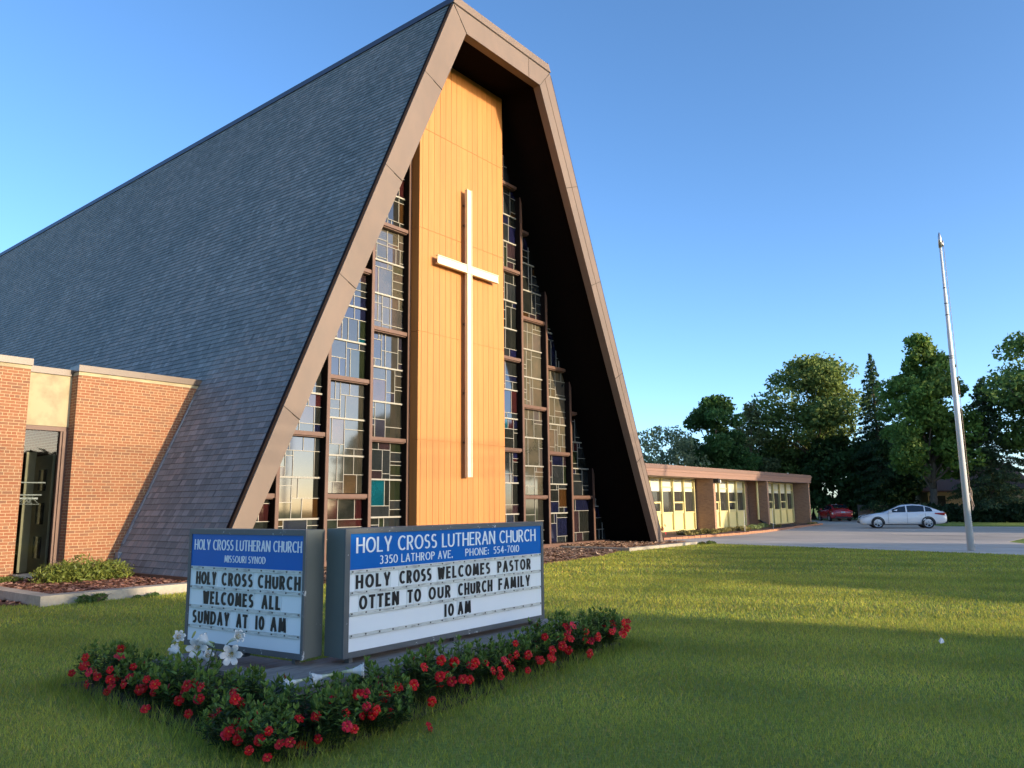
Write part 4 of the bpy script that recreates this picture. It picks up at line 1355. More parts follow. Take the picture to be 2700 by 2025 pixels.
row = [(-14.95, -10.12), (-14.55, -10.16), (-14.12, -10.10), (-13.70, -10.12), (-13.27, -10.08), (-12.85, -10.06), (-12.44, -10.05), (-12.02, -10.03), (-11.60, -10.0), (-11.20, -9.98), (-10.80, -9.95), (-10.45, -9.80)]
for i, (u, w) in enumerate(row):
    lab = f'{ORD[i]} red mandevilla along the wide sign counted from the plinth corner' if i < 11 else 'red mandevilla at the far right end of the plinth row'
    mandevilla(u, w, i, lab, RNG.uniform(.92, 1.12) if i > 1 else 1.0, nf=(6, 5, 4, 7, 5, 8, 6, 8, 6, 5, 7, 9)[i], rz=RNG.uniform(0, 6))
row2 = [(-15.0, -9.68), (-15.02, -9.26), (-15.0, -8.84), (-15.0, -8.42), (-14.98, -8.0), (-14.95, -7.58), (-14.92, -7.18)]
for i, (u, w) in enumerate(row2):
    lab = f'{ORD[i]} red mandevilla along the narrow sign counted from the plinth corner' if i < 6 else 'red mandevilla at the far left end of the flower bed'
    mandevilla(u, w, i + 3, lab, RNG.uniform(.92, 1.10), nf=(5, 6, 6, 6, 7, 7, 6)[i], rz=RNG.uniform(0, 6), toward=(-0.85, -0.5))
# front row in the near corner
for i, (u, w, lab) in enumerate(((-15.28, -10.36, 'low red mandevilla at the nearest corner of the flower bed'), (-14.85, -10.42, 'low leafy mandevilla on the lawn edge just right of the nearest corner'), (-15.30, -9.95, 'low red mandevilla on the lawn edge just left of the nearest corner'), (-14.42, -10.42, 'low mandevilla on the lawn edge in front of the lying lilies'))):
    mandevilla(u, w, i + 7, lab, 0.86, nf=(6, 3, 5, 4)[i], rz=RNG.uniform(0, 6), toward=(-0.6, -0.8))
# fallen petals on the grass
for i, (x, y, lab) in enumerate(((-1.42, 5.42, 'fallen red bloom on the grass in front of the bed corner'), (-0.62, 5.85, 'fallen red bloom lying on the lawn right of the bed corner'))):
    o = bpy.data.objects.new('fallen_bloom', FLM[1])
    COL.objects.link(o)
    o.location = (x, y, 0.035)
    o.rotation_euler = (0.9, 0.4, i)
    tag(o, lab, 'flower', 'fallen blooms on the lawn')

# ------------------------------------------------------------------ white trumpet lilies
def trumpet(mb, base, mouth, open_=1.0, L_=0.17, droop=0.0):
    base, mouth = Vector(base), Vector(mouth)
    d_ = (mouth - base).normalized()
    a = d_.cross(Vector((0, 0, 1)))
    if a.length < .1:
        a = d_.cross(Vector((1, 0, 0)))
    a.normalize()
    b_ = d_.cross(a)
    prof = [(0, .006, 0), (.25, .010, 0), (.5, .016, 0), (.7, .026, 0), (.85, .040, 0), (.95, .058 * open_, 0), (.98, .076 * open_, 0), (.93, .088 * open_, 0)]
    for k in range(6):
        a0 = k * math.pi / 3
        rows = []
        for i, (f, r_, _) in enumerate(prof):
            wdt = (.56, .56, .56, .56, .55, .46, .30, .03)[i]
            off = 0.0015 if k % 2 else 0
            pr = []
            for s in (-1, 0, 1):
                an = a0 + s * wdt
                rr = r_ + off + (0.003 if s == 0 and i > 3 else 0)
                pr.append(base + d_ * (f * L_) + (a * math.cos(an) + b_ * math.sin(an)) * rr)
            rows.append(pr)
        vs = [p for r_ in rows for p in r_]
        for i in range(len(rows) - 1):
            col = (0.50, 0.56, 0.34) if i == 0 else ((0.62, 0.66, 0.52) if i < 2 else (0.74, 0.76, 0.73))
            for s in (0, 1):
                q = (i * 3 + s, i * 3 + s + 1, (i + 1) * 3 + s + 1, (i + 1) * 3 + s)
                mb.add([vs[j] for j in q], [(0, 1, 2, 3)], 0, None, col)
    for k in range(6):
        an = k * math.pi / 3 + .3
        e = base + d_ * (L_ * .88) + (a * math.cos(an) + b_ * math.sin(an)) * .016
        mb.tube([base + d_ * (L_ * .5), e], .0012, seg=4, c=(.55, .60, .30))
        mb.tube([e - a * .004, e + a * .004], .003, seg=4, c=(.62, .36, .05))
def lily(label, blooms, buds, root, leafy=True):
    t = thing('white_lily', label, 'lily', root)
    rt = Vector(root)
    st = MB()
    for (b0, m0, op) in blooms:
        mb = MB()
        trumpet(mb, Vector(b0) - rt, Vector(m0) - rt, op)
        mb.build('bloom', M['petal'], t, True)
        bb_ = Vector(b0) - rt
        back = (Vector(b0) - Vector(m0)).normalized()
        knee = bb_ + back * .03 + Vector((0, 0, -.01))
        st.tube([(RNG.uniform(-.05, .05), RNG.uniform(-.05, .05), 0), (knee.x * .55, knee.y * .55, max(knee.z * .6, .05)), knee, bb_], [.006, .005, .004, .004], seg=5, c=(0.10, 0.16, 0.045))
    for (b0, m0) in buds:
        mb = MB()
        p, q = Vector(b0) - rt, Vector(m0) - rt
        mb.tube([p, p.lerp(q, .5), p.lerp(q, .8), q], [.004, .010, .011, .003], seg=7, c=(0.45, 0.48, 0.18))
        mb.build('bud', M['petal'], t, True)
        st.tube([(0, 0, 0), (p.x * .6, p.y * .6, p.z * .6), p], [.006, .005, .004], seg=5, c=(0.10, 0.16, 0.045))
    if leafy:
        for i in range(26):
            z = RNG.uniform(.05, .34)
            a = RNG.uniform(0, 6.28)
            leafshape(st, (RNG.uniform(-.08, .08), RNG.uniform(-.08, .08), z), (math.cos(a), math.sin(a), .5), (0, 0, 1), RNG.uniform(.09, .15), .018, (0.07, 0.125, 0.035))
    st.build('stem', M['shrubleaf'], t)
    return t
TC = Vector((0.33, -0.93, 0.10))                  # from the left lilies towards the path
def off(p, q, k): return tuple(Vector(q) + TC * k)
lily('tall white lily plant with open trumpets in front of the narrow sign', [
    ((-3.07, 7.16, .425), off(0, (-2.93, 7.04, .520), .02), .66),
    ((-2.76, 7.02, .415), off(0, (-2.76, 6.90, .415), .16), 1.05),
    ((-2.53, 6.74, .452), off(0, (-2.66, 6.83, .500), .03), .66),
    ((-2.90, 7.01, .325), off(0, (-3.05, 7.13, .385), .02), .66),
    ((-2.72, 6.88, .325), off(0, (-2.55, 6.75, .395), -.02), .60),
    ((-2.36, 6.60, .515), off(0, (-2.20, 6.46, .600), -.02), .64),
    ((-2.36, 6.70, .420), off(0, (-2.34, 6.56, .405), .16), 1.05),
    ((-2.82, 7.0, .280), off(0, (-2.83, 6.92, .245), .12), .7)],
    [((-2.80, 6.92, .49), (-2.76, 6.90, .56)), ((-2.53, 6.73, .49), (-2.66, 6.84, .485))], (-2.70, 6.92, .02))
lily('white lily plant with three trumpets lying along the capping slab edge', [
    ((-1.53, 5.93, .36), (-1.66, 5.86, .335), .55),
    ((-1.36, 6.0, .375), (-1.60, 5.84, .345), .62),
    ((-1.30, 6.02, .385), (-1.07, 6.06, .40), .62)], [], (-1.38, 5.95, .10), False)

# ------------------------------------------------------------------ shrubs round the church
q = LW(-10.95, 2.75)
bush('yew_shrub', 'spreading feathery green yew in the bark bed below the brick annex', 'shrub', q.x, q.y, 1.05, 0.62, 0.62, 5200, 0.055, (0.095, 0.135, 0.030), ANG, z0=0.10, spiky=True, yellow=0.3)
q = LW(-12.25, 3.6)
bush('yew_shrub', 'low straggly yew sprig at the foot of the brick pier', 'shrub', q.x, q.y, 0.5, 0.25, 0.20, 700, 0.05, (0.095, 0.135, 0.030), ANG, z0=0.10, spiky=True, yellow=0.3)
q = LW(-12.1, -0.42)
bush('weed', 'leafy green weed growing against the near corner of the concrete kerb', 'weed', q.x, q.y, 0.38, 0.14, 0.19, 420, 0.035, (0.06, 0.11, 0.03), ANG)
q = LW(-11.2, -0.42)
bush('weed', 'small weed against the middle of the near concrete kerb', 'weed', q.x, q.y, 0.24, 0.10, 0.12, 220, 0.03, (0.06, 0.11, 0.03), ANG)
q = LW(10.15, 0.6)
rs_ = bush('rose_shrub', 'pink flowering shrub at the right foot of the A-frame roof', 'shrub', q.x + .05, q.y, 0.50, 0.4, 0.66, 1500, 0.06, (0.09, 0.12, 0.035), 0, z0=0.08)
for k in range(16):
    fo = bpy.data.objects.new('flower', FLM[2 if k % 3 else 0])
    COL.objects.link(fo)
    fo.parent = rs_
    a, z = RNG.uniform(0, 6.28), RNG.uniform(.25, .68)
    fo.location = (math.cos(a) * .40, math.sin(a) * .34, z)
    fo.rotation_euler = Vector((math.cos(a) + .4, math.sin(a) - .5, .4)).to_track_quat('Z', 'Y').to_euler()
    fo.scale = (1.7, 1.7, 1.7)
q = LW(11.15, -1.2)
bush('weed', 'green weed clump at the far end of the distant kerb', 'weed', q.x, q.y, 0.5, 0.3, 0.16, 500, 0.04, (0.10, 0.15, 0.04), ANG)
# litter
mb = MB()
mb.add([(0, 0, .01), (.05, .01, .02), (.06, .05, .05), (.01, .06, .03), (.02, .02, .075)], [(0, 1, 4), (1, 2, 4), (2, 3, 4), (3, 0, 4)])
o = mb.build('paper_scrap', M['paper'])
o.location = (4.76, 8.95, 0.02)
tag(o, 'small crumpled white paper scrap on the shaded lawn', 'litter')

# ------------------------------------------------------------------ school wing beyond the church
SW = 3.91
sch = thing('school_building', 'long low brick school building with cream window bays and brown fascia', 'building', LW(16, SW), ANG)
def S_(u, w, z): return (u - 16, w - SW, z)
DPT = 1.25
U0_, U1_ = 7.5, 40.35
mb = MB()
mb.box((U0_, SW + DPT + 0.05, 0), (U1_ - 0.3, SW + 9, 3.05), 0, S_)
mb.build('wall', M['brick2'], sch)
PIERS = [(15.20, 15.45), (23.48, 23.75), (31.80, 32.06), (40.08, 40.35)]
for a, b_ in PIERS:
    mb = MB()
    mb.box((a, SW, 0), (b_, SW + DPT + 0.04, 3.03), 0, S_)
    mb.build('pier', M['brick2'], sch)
mb = MB()
mb.box((U0_, SW - 0.10, 3.04), (U1_ + .12, SW + 9.2, 3.26), 0, S_)
mb.box((U0_, SW - 0.13, 3.263), (U1_ + .15, SW + 9.2, 3.40), 0, S_)
mb.build('fascia', M['schoolfascia'], sch)
mb = MB()
mb.box((U0_, SW - 0.16, 3.403), (U1_ + .18, SW + 9.3, 3.56), 0, S_)
mb.box((U0_, SW - 0.12, 3.562), (U1_ + .14, SW + 9.2, 3.62), 0, S_)
mb.build('roof', M['schoolcap'], sch)
WS = SW + DPT
for (a, b_) in ((15.45, 23.48), (23.75, 31.80), (32.06, 40.08)):
    rt_ = b_ - 0.16 if b_ != 31.80 else b_ - 1.05
    n_ = int(round((rt_ - a) / 1.32))
    pitch = 1.325
    xs = [rt_ - pitch * i for i in range(n_ + 1)]
    xs = [x for x in xs if x > a]
    mb = MB()
    for x in xs:
        mb.box((x - 0.055, WS - 0.16, 0.20), (x + 0.055, WS + 0.04, 3.03), 0, S_)
    mb.box((a, WS - 0.10, 1.10), (rt_, WS + 0.03, 1.18), 0, S_)
    mb.box((a, WS - 0.10, 0.14), (rt_, WS + 0.03, 0.22), 0, S_)
    mb.box((a, WS - 0.10, 2.96), (rt_, WS + 0.03, 3.035), 0, S_)
    wf = mb.build('window_frame', M['creamdim'], sch)
    pn, gl, bl, fr2 = MB(), MB(), MB(), MB()
    for i, x in enumerate(xs):
        x0, x1 = x - pitch + 0.055, x - 0.055
        x0 = max(x0, a)
        pn.box((x0, WS - 0.05, 0.22), (x1, WS + 0.03, 1.10), 0, S_)
        gl.add([S_(x0, WS - 0.015, 1.18), S_(x1, WS - 0.015, 1.18), S_(x1, WS - 0.015, 2.96), S_(x0, WS - 0.015, 2.96)], [(0, 1, 2, 3)])
        bl.add([S_(x0 + .01, WS - 0.022, 2.30), S_(x1 - .01, WS - 0.022, 2.30), S_(x1 - .01, WS - 0.022, 2.955), S_(x0 + .01, WS - 0.022, 2.955)], [(0, 1, 2, 3)])
        if i % 2 == 0:
            fr2.box((x0, WS - 0.09, 2.50), (x1, WS - 0.023, 2.56), 0, S_)
        else:
            for (c0, c1, d0, d1) in ((x0, x1, 1.66, 1.74), (x0, x1, 1.185, 1.24), (x0, x0 + .07, 1.24, 1.66), (x1 - .07, x1, 1.24, 1.66)):
                fr2.box((c0, WS - 0.09, d0), (c1, WS - 0.017, d1), 0, S_)
    pn.build('panel', M['cream'], wf)
    gl.build('pane', M['darkglass'], wf)
    bl.build('blind', M['blind'], wf)
    fr2.build('sash', M['cream'], wf)
mb = MB()
mb.tube([S_(31.66, SW + .62, 3.0), S_(31.66, SW + .62, 0.55)], 0.075, seg=8)
dp = mb.build('downspout', M['cream'], sch)
mb = MB()
mb.tube([S_(31.66, SW + .62, 0.55), S_(31.68, SW + .35, 0.36), S_(32.4, SW - .35, 0.16), S_(34.6, SW - .75, 0.12)], 0.06, seg=8)
mb.build('drain_hose', M['black'], dp)
mb = MB()
mb.prism([(23.5, 2.82), (23.78, 2.76), (23.78, 3.0), (23.5, 3.02)], SW - 0.30, SW - 0.002, 0, lambda x, y, z: S_(x, y, z))
fl_ = mb.build('flood_light', M['black'], sch)
mb = MB()
mb.box((23.79, SW - .28, 2.78), (23.93, SW - .06, 2.95), 0, S_)
mb.build('lamp_head', M['whiteplastic'], fl_)
# raised bed with low growth and brick edging in front of it
mb = MB()
eg = [(13.6, 2.2), (17.5, 1.65), (21, 1.50), (24.5, 1.65), (28, 2.0), (32, 2.55), (36, 3.0), (40.6, 3.4)]
mb.slab(eg + [(40.6, WS), (13.6, WS)], -0.1, 0.10, 0, lambda x, y, z: tuple(LW(x, y, z)))
tag(mb.build('mulch_ground', M['mulch']), kind='structure')
mb = MB()
for (a, b_) in zip(eg, eg[1:]):
    for j in range(8):
        p = (a[0] + (b_[0] - a[0]) * j / 8, a[1] + (b_[1] - a[1]) * j / 8)
        q = (a[0] + (b_[0] - a[0]) * (j + .93) / 8, a[1] + (b_[1] - a[1]) * (j + .93) / 8)
        mb.slab([p, q, (q[0], q[1] - .22), (p[0], p[1] - .22)], -.05, 0.11 + RNG.uniform(-.015, .015), 0, lambda x, y, z: tuple(LW(x, y, z)))
tag(mb.build('brick_edging', M['terracotta']), 'curved low terracotta brick edging between school bed and parking lot', 'edging')
BL = ['low grey green ground shrub nearest the church in the school bed', 'long low ground shrub under the first school window bay', 'low ground shrub below the first brick pier of the school', 'low green ground shrub under the second school window bay', 'dull low ground shrub near the school downspout', 'sparse low plant at the far corner of the school bed']
for i, (u, w, rx, h, n_) in enumerate(((17.0, 2.6, 1.2, .34, 900), (20.0, 2.5, 1.6, .34, 1200), (23.6, 2.6, 1.7, .30, 1200), (27.3, 2.9, 1.7, .34, 1200), (30.2, 3.2, 1.2, .22, 700), (39.3, 3.6, 1.0, .16, 400))):
    q = LW(u, w)
    bush('ground_shrub', BL[i], 'shrub', q.x, q.y, rx, 0.5, h, n_, 0.07, (0.16, 0.15, 0.055) if i != 3 else (0.13, 0.18, 0.075), ANG, z0=0.08, group='low shrubs in the bed along the school')
ST_L = ['thin pale stake standing in the bed by the first school windows', 'thin pale stake standing in the bed by the second school windows']
for i, (u, w) in enumerate(((22.4, 1.75), (28.0, 2.25))):
    mb = MB()
    mb.tube([(0, 0, 0), (0.01, 0, 1.25)], 0.012, seg=6)
    o = mb.build('garden_stake', M['whiteplastic'])
    o.location = LW(u, w, 0.0)
    tag(o, ST_L[i], 'stake')

# ------------------------------------------------------------------ flagpole
fp_ = thing('flagpole', 'tall white tapering flagpole with dark bands beside the parking lot', 'flagpole', (14.84, 25.5, 0))
mb = MB()
hs = [0, 5.6, 5.62, 7.3, 7.32, 8.6, 8.62, 10.25]
rs2 = [.108, .082, .075, .066, .060, .054, .048, .040]
mb.tube([(0, 0, h) for h in hs], rs2, seg=18)
mb.build('shaft', M['pole'], fp_, True)
mb = MB()
for h, r_ in ((6.35, .074), (6.42, .0735), (7.85, .060), (8.25, .058), (8.80, .050)):
    mb.tube([(0, 0, h), (0, 0, h + .03)], r_ + .003, seg=16)
mb.build('band', M['poleband'], fp_)
mb = MB()
mb.tube([(0, 0, 10.25), (0, 0, 10.62), (0, 0, 10.72), (0, 0, 10.80)], [.055, .055, .04, .012], seg=14)
mb.box((0.04, -.03, 10.3), (.11, .03, 10.5))
mb.build('truck', M['rim'], fp_, True)
mb = MB()
mb.tube([(.10, -.02, 10.35), (.13, -.03, 6), (.145, -.03, 1.9)], .008, seg=5)
mb.tube([(.15, -.03, 2.05), (.19, -.04, 1.9), (.17, -.04, 1.65), (.21, -.05, 1.45), (.16, -.04, 1.30), (.15, -.03, 1.9)], .016, seg=6)
mb.tube([(.15, -.04, 1.95), (.12, -.04, 1.78), (.16, -.05, 1.6)], .03, seg=6)
mb.build('rope', M['rope'], fp_)
mb = MB()
mb.box((.09, -.05, 1.62), (.13, .0, 1.86))
mb.build('cleat', M['rim'], fp_)

# ------------------------------------------------------------------ cars
def car(label, x, y, rz, paint, name='parked_car'):
    t = thing(name, label, 'car', (x, y, 0.004), rz)
    S = [  # x, half width, sill z, shoulder z, deck z
        (2.43, .62, .34, .55, .58), (2.36, .76, .24, .62, .68), (2.18, .84, .21, .70, .77), (1.80, .885, .20, .80, .87), (1.30, .905, .20, .88, .955), (0.85, .912, .20, .915, 1.00),
        (0.2, .918, .20, .935, 1.02), (-0.5, .918, .20, .955, 1.03), (-1.1, .912, .20, .975, 1.04), (-1.6, .90, .21, .985, 1.05), (-2.0, .875, .24, .965, 1.055), (-2.28, .83, .29, .90, 1.04), (-2.40, .76, .36, .80, .95), (-2.43, .68, .44, .70, .74)]
    mb = MB()
    rings = []
    for (px, hw, zb_, zs_, zd) in S:
        half = [(0, zb_), (hw * .80, zb_), (hw * .96, zb_ + .07), (hw, zb_ + (zs_ - zb_) * .38), (hw * .985, zb_ + (zs_ - zb_) * .72), (hw * .955, zs_), (hw * .80, zs_ + (zd - zs_) * .75), (hw * .4, zd - .004), (0, zd)]
        ring = [(px, -a, b_) for a, b_ in half] + [(px, a, b_) for a, b_ in half[-2:0:-1]]
        rings.append(ring)
    nr = len(rings[0])
    vs = [p for r_ in rings for p in r_]
    fs = []
    for i in range(len(rings) - 1):
        for k in range(nr):
            k2 = (k + 1) % nr
            fs.append((i * nr + k, (i + 1) * nr + k, (i + 1) * nr + k2, i * nr + k2))
    fs.append(tuple(range(nr)))
    fs.append(tuple(range(len(vs) - 1, len(vs) - nr - 1, -1)))
    mb.add(vs, fs)
    body = mb.build('body', paint, t, True)
    sm = body.modifiers.new('round', 'SUBSURF')
    sm.levels = sm.render_levels = 1
    # cabin
    Cb = [(1.02, .70, .99), (0.72, .69, 1.13), (0.30, .66, 1.32), (-0.05, .64, 1.415), (-0.6, .63, 1.455), (-1.05, .625, 1.425), (-1.45, .62, 1.33), (-1.85, .62, 1.17), (-2.12, .63, 1.05)]
    mb = MB()
    rings = []
    for (px, hw, zr) in Cb:
        rings.append([(px, -.80, .93), (px, -(hw + .80) / 2, (zr + .93) / 2), (px, -hw, zr - .045), (px, -hw * .55, zr - .003), (px, 0, zr + .008), (px, hw * .55, zr - .003), (px, hw, zr - .045), (px, (hw + .80) / 2, (zr + .93) / 2), (px, .80, .93)])
    nr = 9
    vs = [p for r_ in rings for p in r_]
    fs = [(i * nr + k, i * nr + k + 1, (i + 1) * nr + k + 1, (i + 1) * nr + k) for i in range(len(rings) - 1) for k in range(nr - 1)]
    mb.add(vs, fs)
    cab = mb.build('cabin', paint, t, True)
    def cabz(px):
        return float(np.interp(-px, [-c[0] for c in Cb], [c[2] for c in Cb]))
    def side_pt(px, f, s, off=.012):
        zr = cabz(px) - .045
        hw = float(np.interp(-px, [-c[0] for c in Cb], [c[1] for c in Cb]))
        z = .96 + (zr - .96) * f
        yy = .80 + (hw - .80) * ((z - .93) / max(zr - .93, .05))
        return (px, s * (yy + off), z)
    for s in (-1, 1):
        for xs in ((0.78, 0.5, 0.2, -0.18), (-0.26, -0.6, -0.95, -1.2), (-1.26, -1.45, -1.68)):
            mb = MB()
            lo = [side_pt(a, .04, s) for a in xs]
            hi = [side_pt(a, .93 if abs(cabz(a) - 1.0) > .16 else .5, s) for a in xs]
            for i in range(len(xs) - 1):
                q = [lo[i], lo[i + 1], hi[i + 1], hi[i]]
                mb.add(q, [(0, 1, 2, 3) if s < 0 else (3, 2, 1, 0)])
            mb.build('side_window', M['carglass'], t)
    for nm_, xs in (('windscreen', (0.95, 0.72, 0.45, 0.22)), ('rear_window', (-1.22, -1.45, -1.7, -1.98))):
        mb = MB()
        for a, b_ in zip(xs, xs[1:]):
            ha, hb = .58, .56
            mb.add([(a, -ha, cabz(a) + .004), (a, ha, cabz(a) + .004), (b_, hb, cabz(b_) + .004), (b_, -hb, cabz(b_) + .004)], [(0, 1, 2, 3)])
            mb.add([(a, 0, cabz(a) + .014), (a, ha, cabz(a) + .006), (b_, hb, cabz(b_) + .006), (b_, 0, cabz(b_) + .014)], [(0, 1, 2, 3)])
            mb.add([(a, 0, cabz(a) + .014), (a, -ha, cabz(a) + .006), (b_, -hb, cabz(b_) + .006), (b_, 0, cabz(b_) + .014)], [(3, 2, 1, 0)])
        mb.build(nm_, M['carglass'], t)
    for px in (1.42, -1.36):
        for s in (-1, 1):
            wh = bpy.data.objects.new('wheel', None)
            COL.objects.link(wh)
            wh.parent = t
            wh.location = (px, s * .80, .33)
            mb = MB()
            prof = [(.20, -.10), (.315, -.10), (.33, -.07), (.33, .07), (.315, .10), (.235, .10), (.23, .06)]
            seg = 28
            vs = [(r_ * math.cos(2 * math.pi * k / seg), s * y_, r_ * math.sin(2 * math.pi * k / seg)) for r_, y_ in prof for k in range(seg)]
            fs = [(i * seg + k, i * seg + (k + 1) % seg, (i + 1) * seg + (k + 1) % seg, (i + 1) * seg + k) for i in range(len(prof) - 1) for k in range(seg)]
            mb.add(vs, fs)
            mb.build('tyre', M['tyre'], wh, True)
            mb = MB()
            for k in range(5):
                a = k * 2 * math.pi / 5 + .2
                ca, sa = math.cos(a), math.sin(a)
                def W_(r_, tt, yy): return (ca * r_ - sa * tt, s * yy, sa * r_ + ca * tt)
                mb.add([W_(.04, -.03, .095), W_(.225, -.045, .088), W_(.225, .03, .088), W_(.04, .03, .095)], [(0, 1, 2, 3)])
                mb.add([W_(.04, -.03, .095), W_(.225, -.045, .088), W_(.225, -.06, .04), W_(.04, -.04, .04)], [(0, 1, 2, 3)])
            mb.tube([(0, s * .05, 0), (0, s * .10, 0)], .05, seg=14)
            vs = [(r_ * math.cos(2 * math.pi * k / seg), s * y_, r_ * math.sin(2 * math.pi * k / seg)) for r_, y_ in ((.235, .095), (.215, .09), (.21, .03)) for k in range(seg)]
            mb.add(vs, [(i * seg + k, i * seg + (k + 1) % seg, (i + 1) * seg + (k + 1) % seg, (i + 1) * seg + k) for i in range(2) for k in range(seg)])
            mb.build('rim', M['rim'], wh)
            mb = MB()
            mb.tube([(0, s * .0, 0), (0, s * .035, 0)], .212, seg=24)
            mb.build('brake_disc', M['black'], wh)
            mb = MB()
            seg = 30
            vs = []
            for r_, y_ in ((.385, .131), (.325, .131), (.325, -.1)):
                vs += [(px + r_ * math.cos(R(-22 + 224 * k / seg)), s * (.80 + y_ - (.012 if abs(px) > 1.4 else .006)), .335 + r_ * math.sin(R(-22 + 224 * k / seg))) for k in range(seg + 1)]
            n1 = seg + 1
            mb.add(vs, [(i * n1 + k, i * n1 + k + 1, (i + 1) * n1 + k + 1, (i + 1) * n1 + k) for i in range(2) for k in range(seg)])
            mb.build('wheel_arch', M['black'], t)
    for s in (-1, 1):
        mb = MB()
        mb.add([(2.20, s * .825, .66), (2.34, s * .735, .62), (2.30, s * .70, .73), (1.82, s * .80, .865), (1.80, s * .885, .80)], [(0, 1, 2, 3, 4)])
        mb.build('headlight', M['headlamp'], t)
        mb = MB()
        mb.add([(-1.72, s * .905, .86), (-2.26, s * .850, .76), (-2.30, s * .835, .94), (-1.74, s * .895, .93)], [(0, 1, 2, 3)])
        mb.add([(-2.26, s * .850, .76), (-2.437, s * .60, .76), (-2.43, s * .56, .90), (-2.30, s * .835, .94)], [(0, 1, 2, 3)])
        mb.build('tail_light', M['taillamp'], t)
        mb = MB()
        for px in (-0.05, -1.02):
            mb.box((px - .10, s * .925, .80), (px + .10, s * .945, .83))
        mb.build('door_handle', paint, t)
        mb = MB()
        mb.prism([(0.62, .96), (0.80, .98), (0.78, 1.10), (0.62, 1.09)], s * .86, s * 1.02)
        mb.build('wing_mirror', paint, t)
        mb = MB()
        for px in (0.83, -0.22, -1.22):
            mb.box((px - .005, s * .917, .30), (px + .005, s * .9225, .93))
        mb.box((-1.0, s * .915, .215), (1.05, s * .93, .26))
        mb.build('door_seam', M['black'], t)
    mb = MB()
    mb.box((-2.455, -.16, .74), (-2.437, .16, .84))
    mb.build('number_plate', M['plate'], t)
    mb = MB()
    mb.box((-2.45, -.62, .30), (-2.30, .62, .42))
    mb.box((2.36, -.42, .32), (2.445, .42, .44))
    mb.build('bumper_trim', M['black'], t)
    return t
car('white four door saloon standing side on in the parking lot', 23.95, 48.3, math.pi - R(17), M['whitecar'])
car('red saloon seen from behind, parked past the school corner', 28.2, 68.5, R(84), M['redcar'])

# ------------------------------------------------------------------ trees, hedge, house behind the lot
TG = 'trees beyond the parking lot'
broadleaf('birch_tree', 'pale loose willowy tree rising behind the school roof nearest the church', 14.0, 72, 9.0, 3.9, 7000, 0.16, (0.15, 0.20, 0.11), 0.14, 0.25, 60, TG, shape='round', yellow=.1)
broadleaf('maple_tree', 'dark dense rounded tree behind the middle of the school roof', 19.4, 73, 12.0, 3.6, 16000, 0.18, (0.052, 0.110, 0.030), 0.22, 0.12, 50, TG, yellow=.05)
broadleaf('ash_tree', 'thin open tree between the dark rounded tree and the broad crown', 23.6, 76, 11.6, 2.6, 4200, 0.16, (0.14, 0.175, 0.075), 0.16, 0.30, 34, TG, shape='tall')
broadleaf('ash_tree', 'broad tall round crowned tree with visible limbs behind the school end', 29.6, 77, 16.6, 6.0, 24000, 0.20, (0.105, 0.160, 0.045), 0.34, 0.22, 95, TG, lean=(1.0, 0), yellow=.2)
conifer('spruce_tree', 'narrow pointed dark spruce top beside the broad round crown', 33.2, 70, 15.2, 3.2, 14000, 0.16, (0.045, 0.088, 0.038), 0.06, TG, 3)
broadleaf('maple_tree', 'tall bright green maple with forked trunk behind the white car', 33.2, 61.5, 15.3, 4.1, 24000, 0.18, (0.098, 0.175, 0.040), 0.33, 0.20, 95, TG, shape='tall', fork=True, yellow=.25)
conifer('spruce_tree', 'dark drooping spruce behind the flagpole', 37.0, 60, 11.2, 3.6, 15000, 0.15, (0.066, 0.100, 0.048), 0.12, TG, 5)
broadleaf('maple_tree', 'open branched green maple at the right edge behind the flagpole', 41.5, 58, 15.4, 5.6, 17000, 0.19, (0.098, 0.165, 0.046), 0.28, 0.26, 74, TG, yellow=.2)
broadleaf('maple_tree', 'leafy tree past the right edge of the lot', 49.5, 56, 14.0, 5.2, 12000, 0.22, (0.098, 0.160, 0.046), 0.28, 0.28, 50, TG)
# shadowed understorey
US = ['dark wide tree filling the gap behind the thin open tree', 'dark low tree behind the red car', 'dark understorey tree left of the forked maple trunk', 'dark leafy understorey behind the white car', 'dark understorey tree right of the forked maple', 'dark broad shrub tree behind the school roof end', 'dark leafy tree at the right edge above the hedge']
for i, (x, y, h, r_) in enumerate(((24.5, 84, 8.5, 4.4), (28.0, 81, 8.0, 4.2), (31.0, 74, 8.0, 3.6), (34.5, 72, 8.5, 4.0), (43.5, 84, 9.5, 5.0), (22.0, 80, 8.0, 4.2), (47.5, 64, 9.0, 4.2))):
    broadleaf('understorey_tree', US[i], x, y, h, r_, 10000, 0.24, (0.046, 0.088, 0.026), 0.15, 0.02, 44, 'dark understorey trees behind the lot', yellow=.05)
HB = ['dark clipped hedge section behind the white car boot', 'dark hedge section just left of the flagpole', 'dark hedge section just right of the flagpole', 'dark hedge section at the right edge of the lawn strip', 'dark hedge section past the right edge of the lawn strip']
for i, (x, y) in enumerate(((31.8, 60.6), (34.6, 58.7), (37.6, 56.9), (41.0, 54.6), (44.5, 52.4))):
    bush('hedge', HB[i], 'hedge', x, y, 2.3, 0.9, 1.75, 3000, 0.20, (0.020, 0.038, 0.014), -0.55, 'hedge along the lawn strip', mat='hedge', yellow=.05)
mb = MB()
for i in range(16):
    mb.box((i * .15, 0, 0.05), (i * .15 + .14, .03, 1.36))
mb.box((-.06, -.04, 0), (0.0, .05, 1.42)); mb.box((2.40, -.04, 0), (2.46, .05, 1.42))
o = mb.build('board_fence', M['fencegrey'])
o.location = (31.0, 70.0, 0)
o.rotation_euler = (0, 0, -.25)
tag(o, 'short grey board fence panel between the red car and the white car', 'fence')
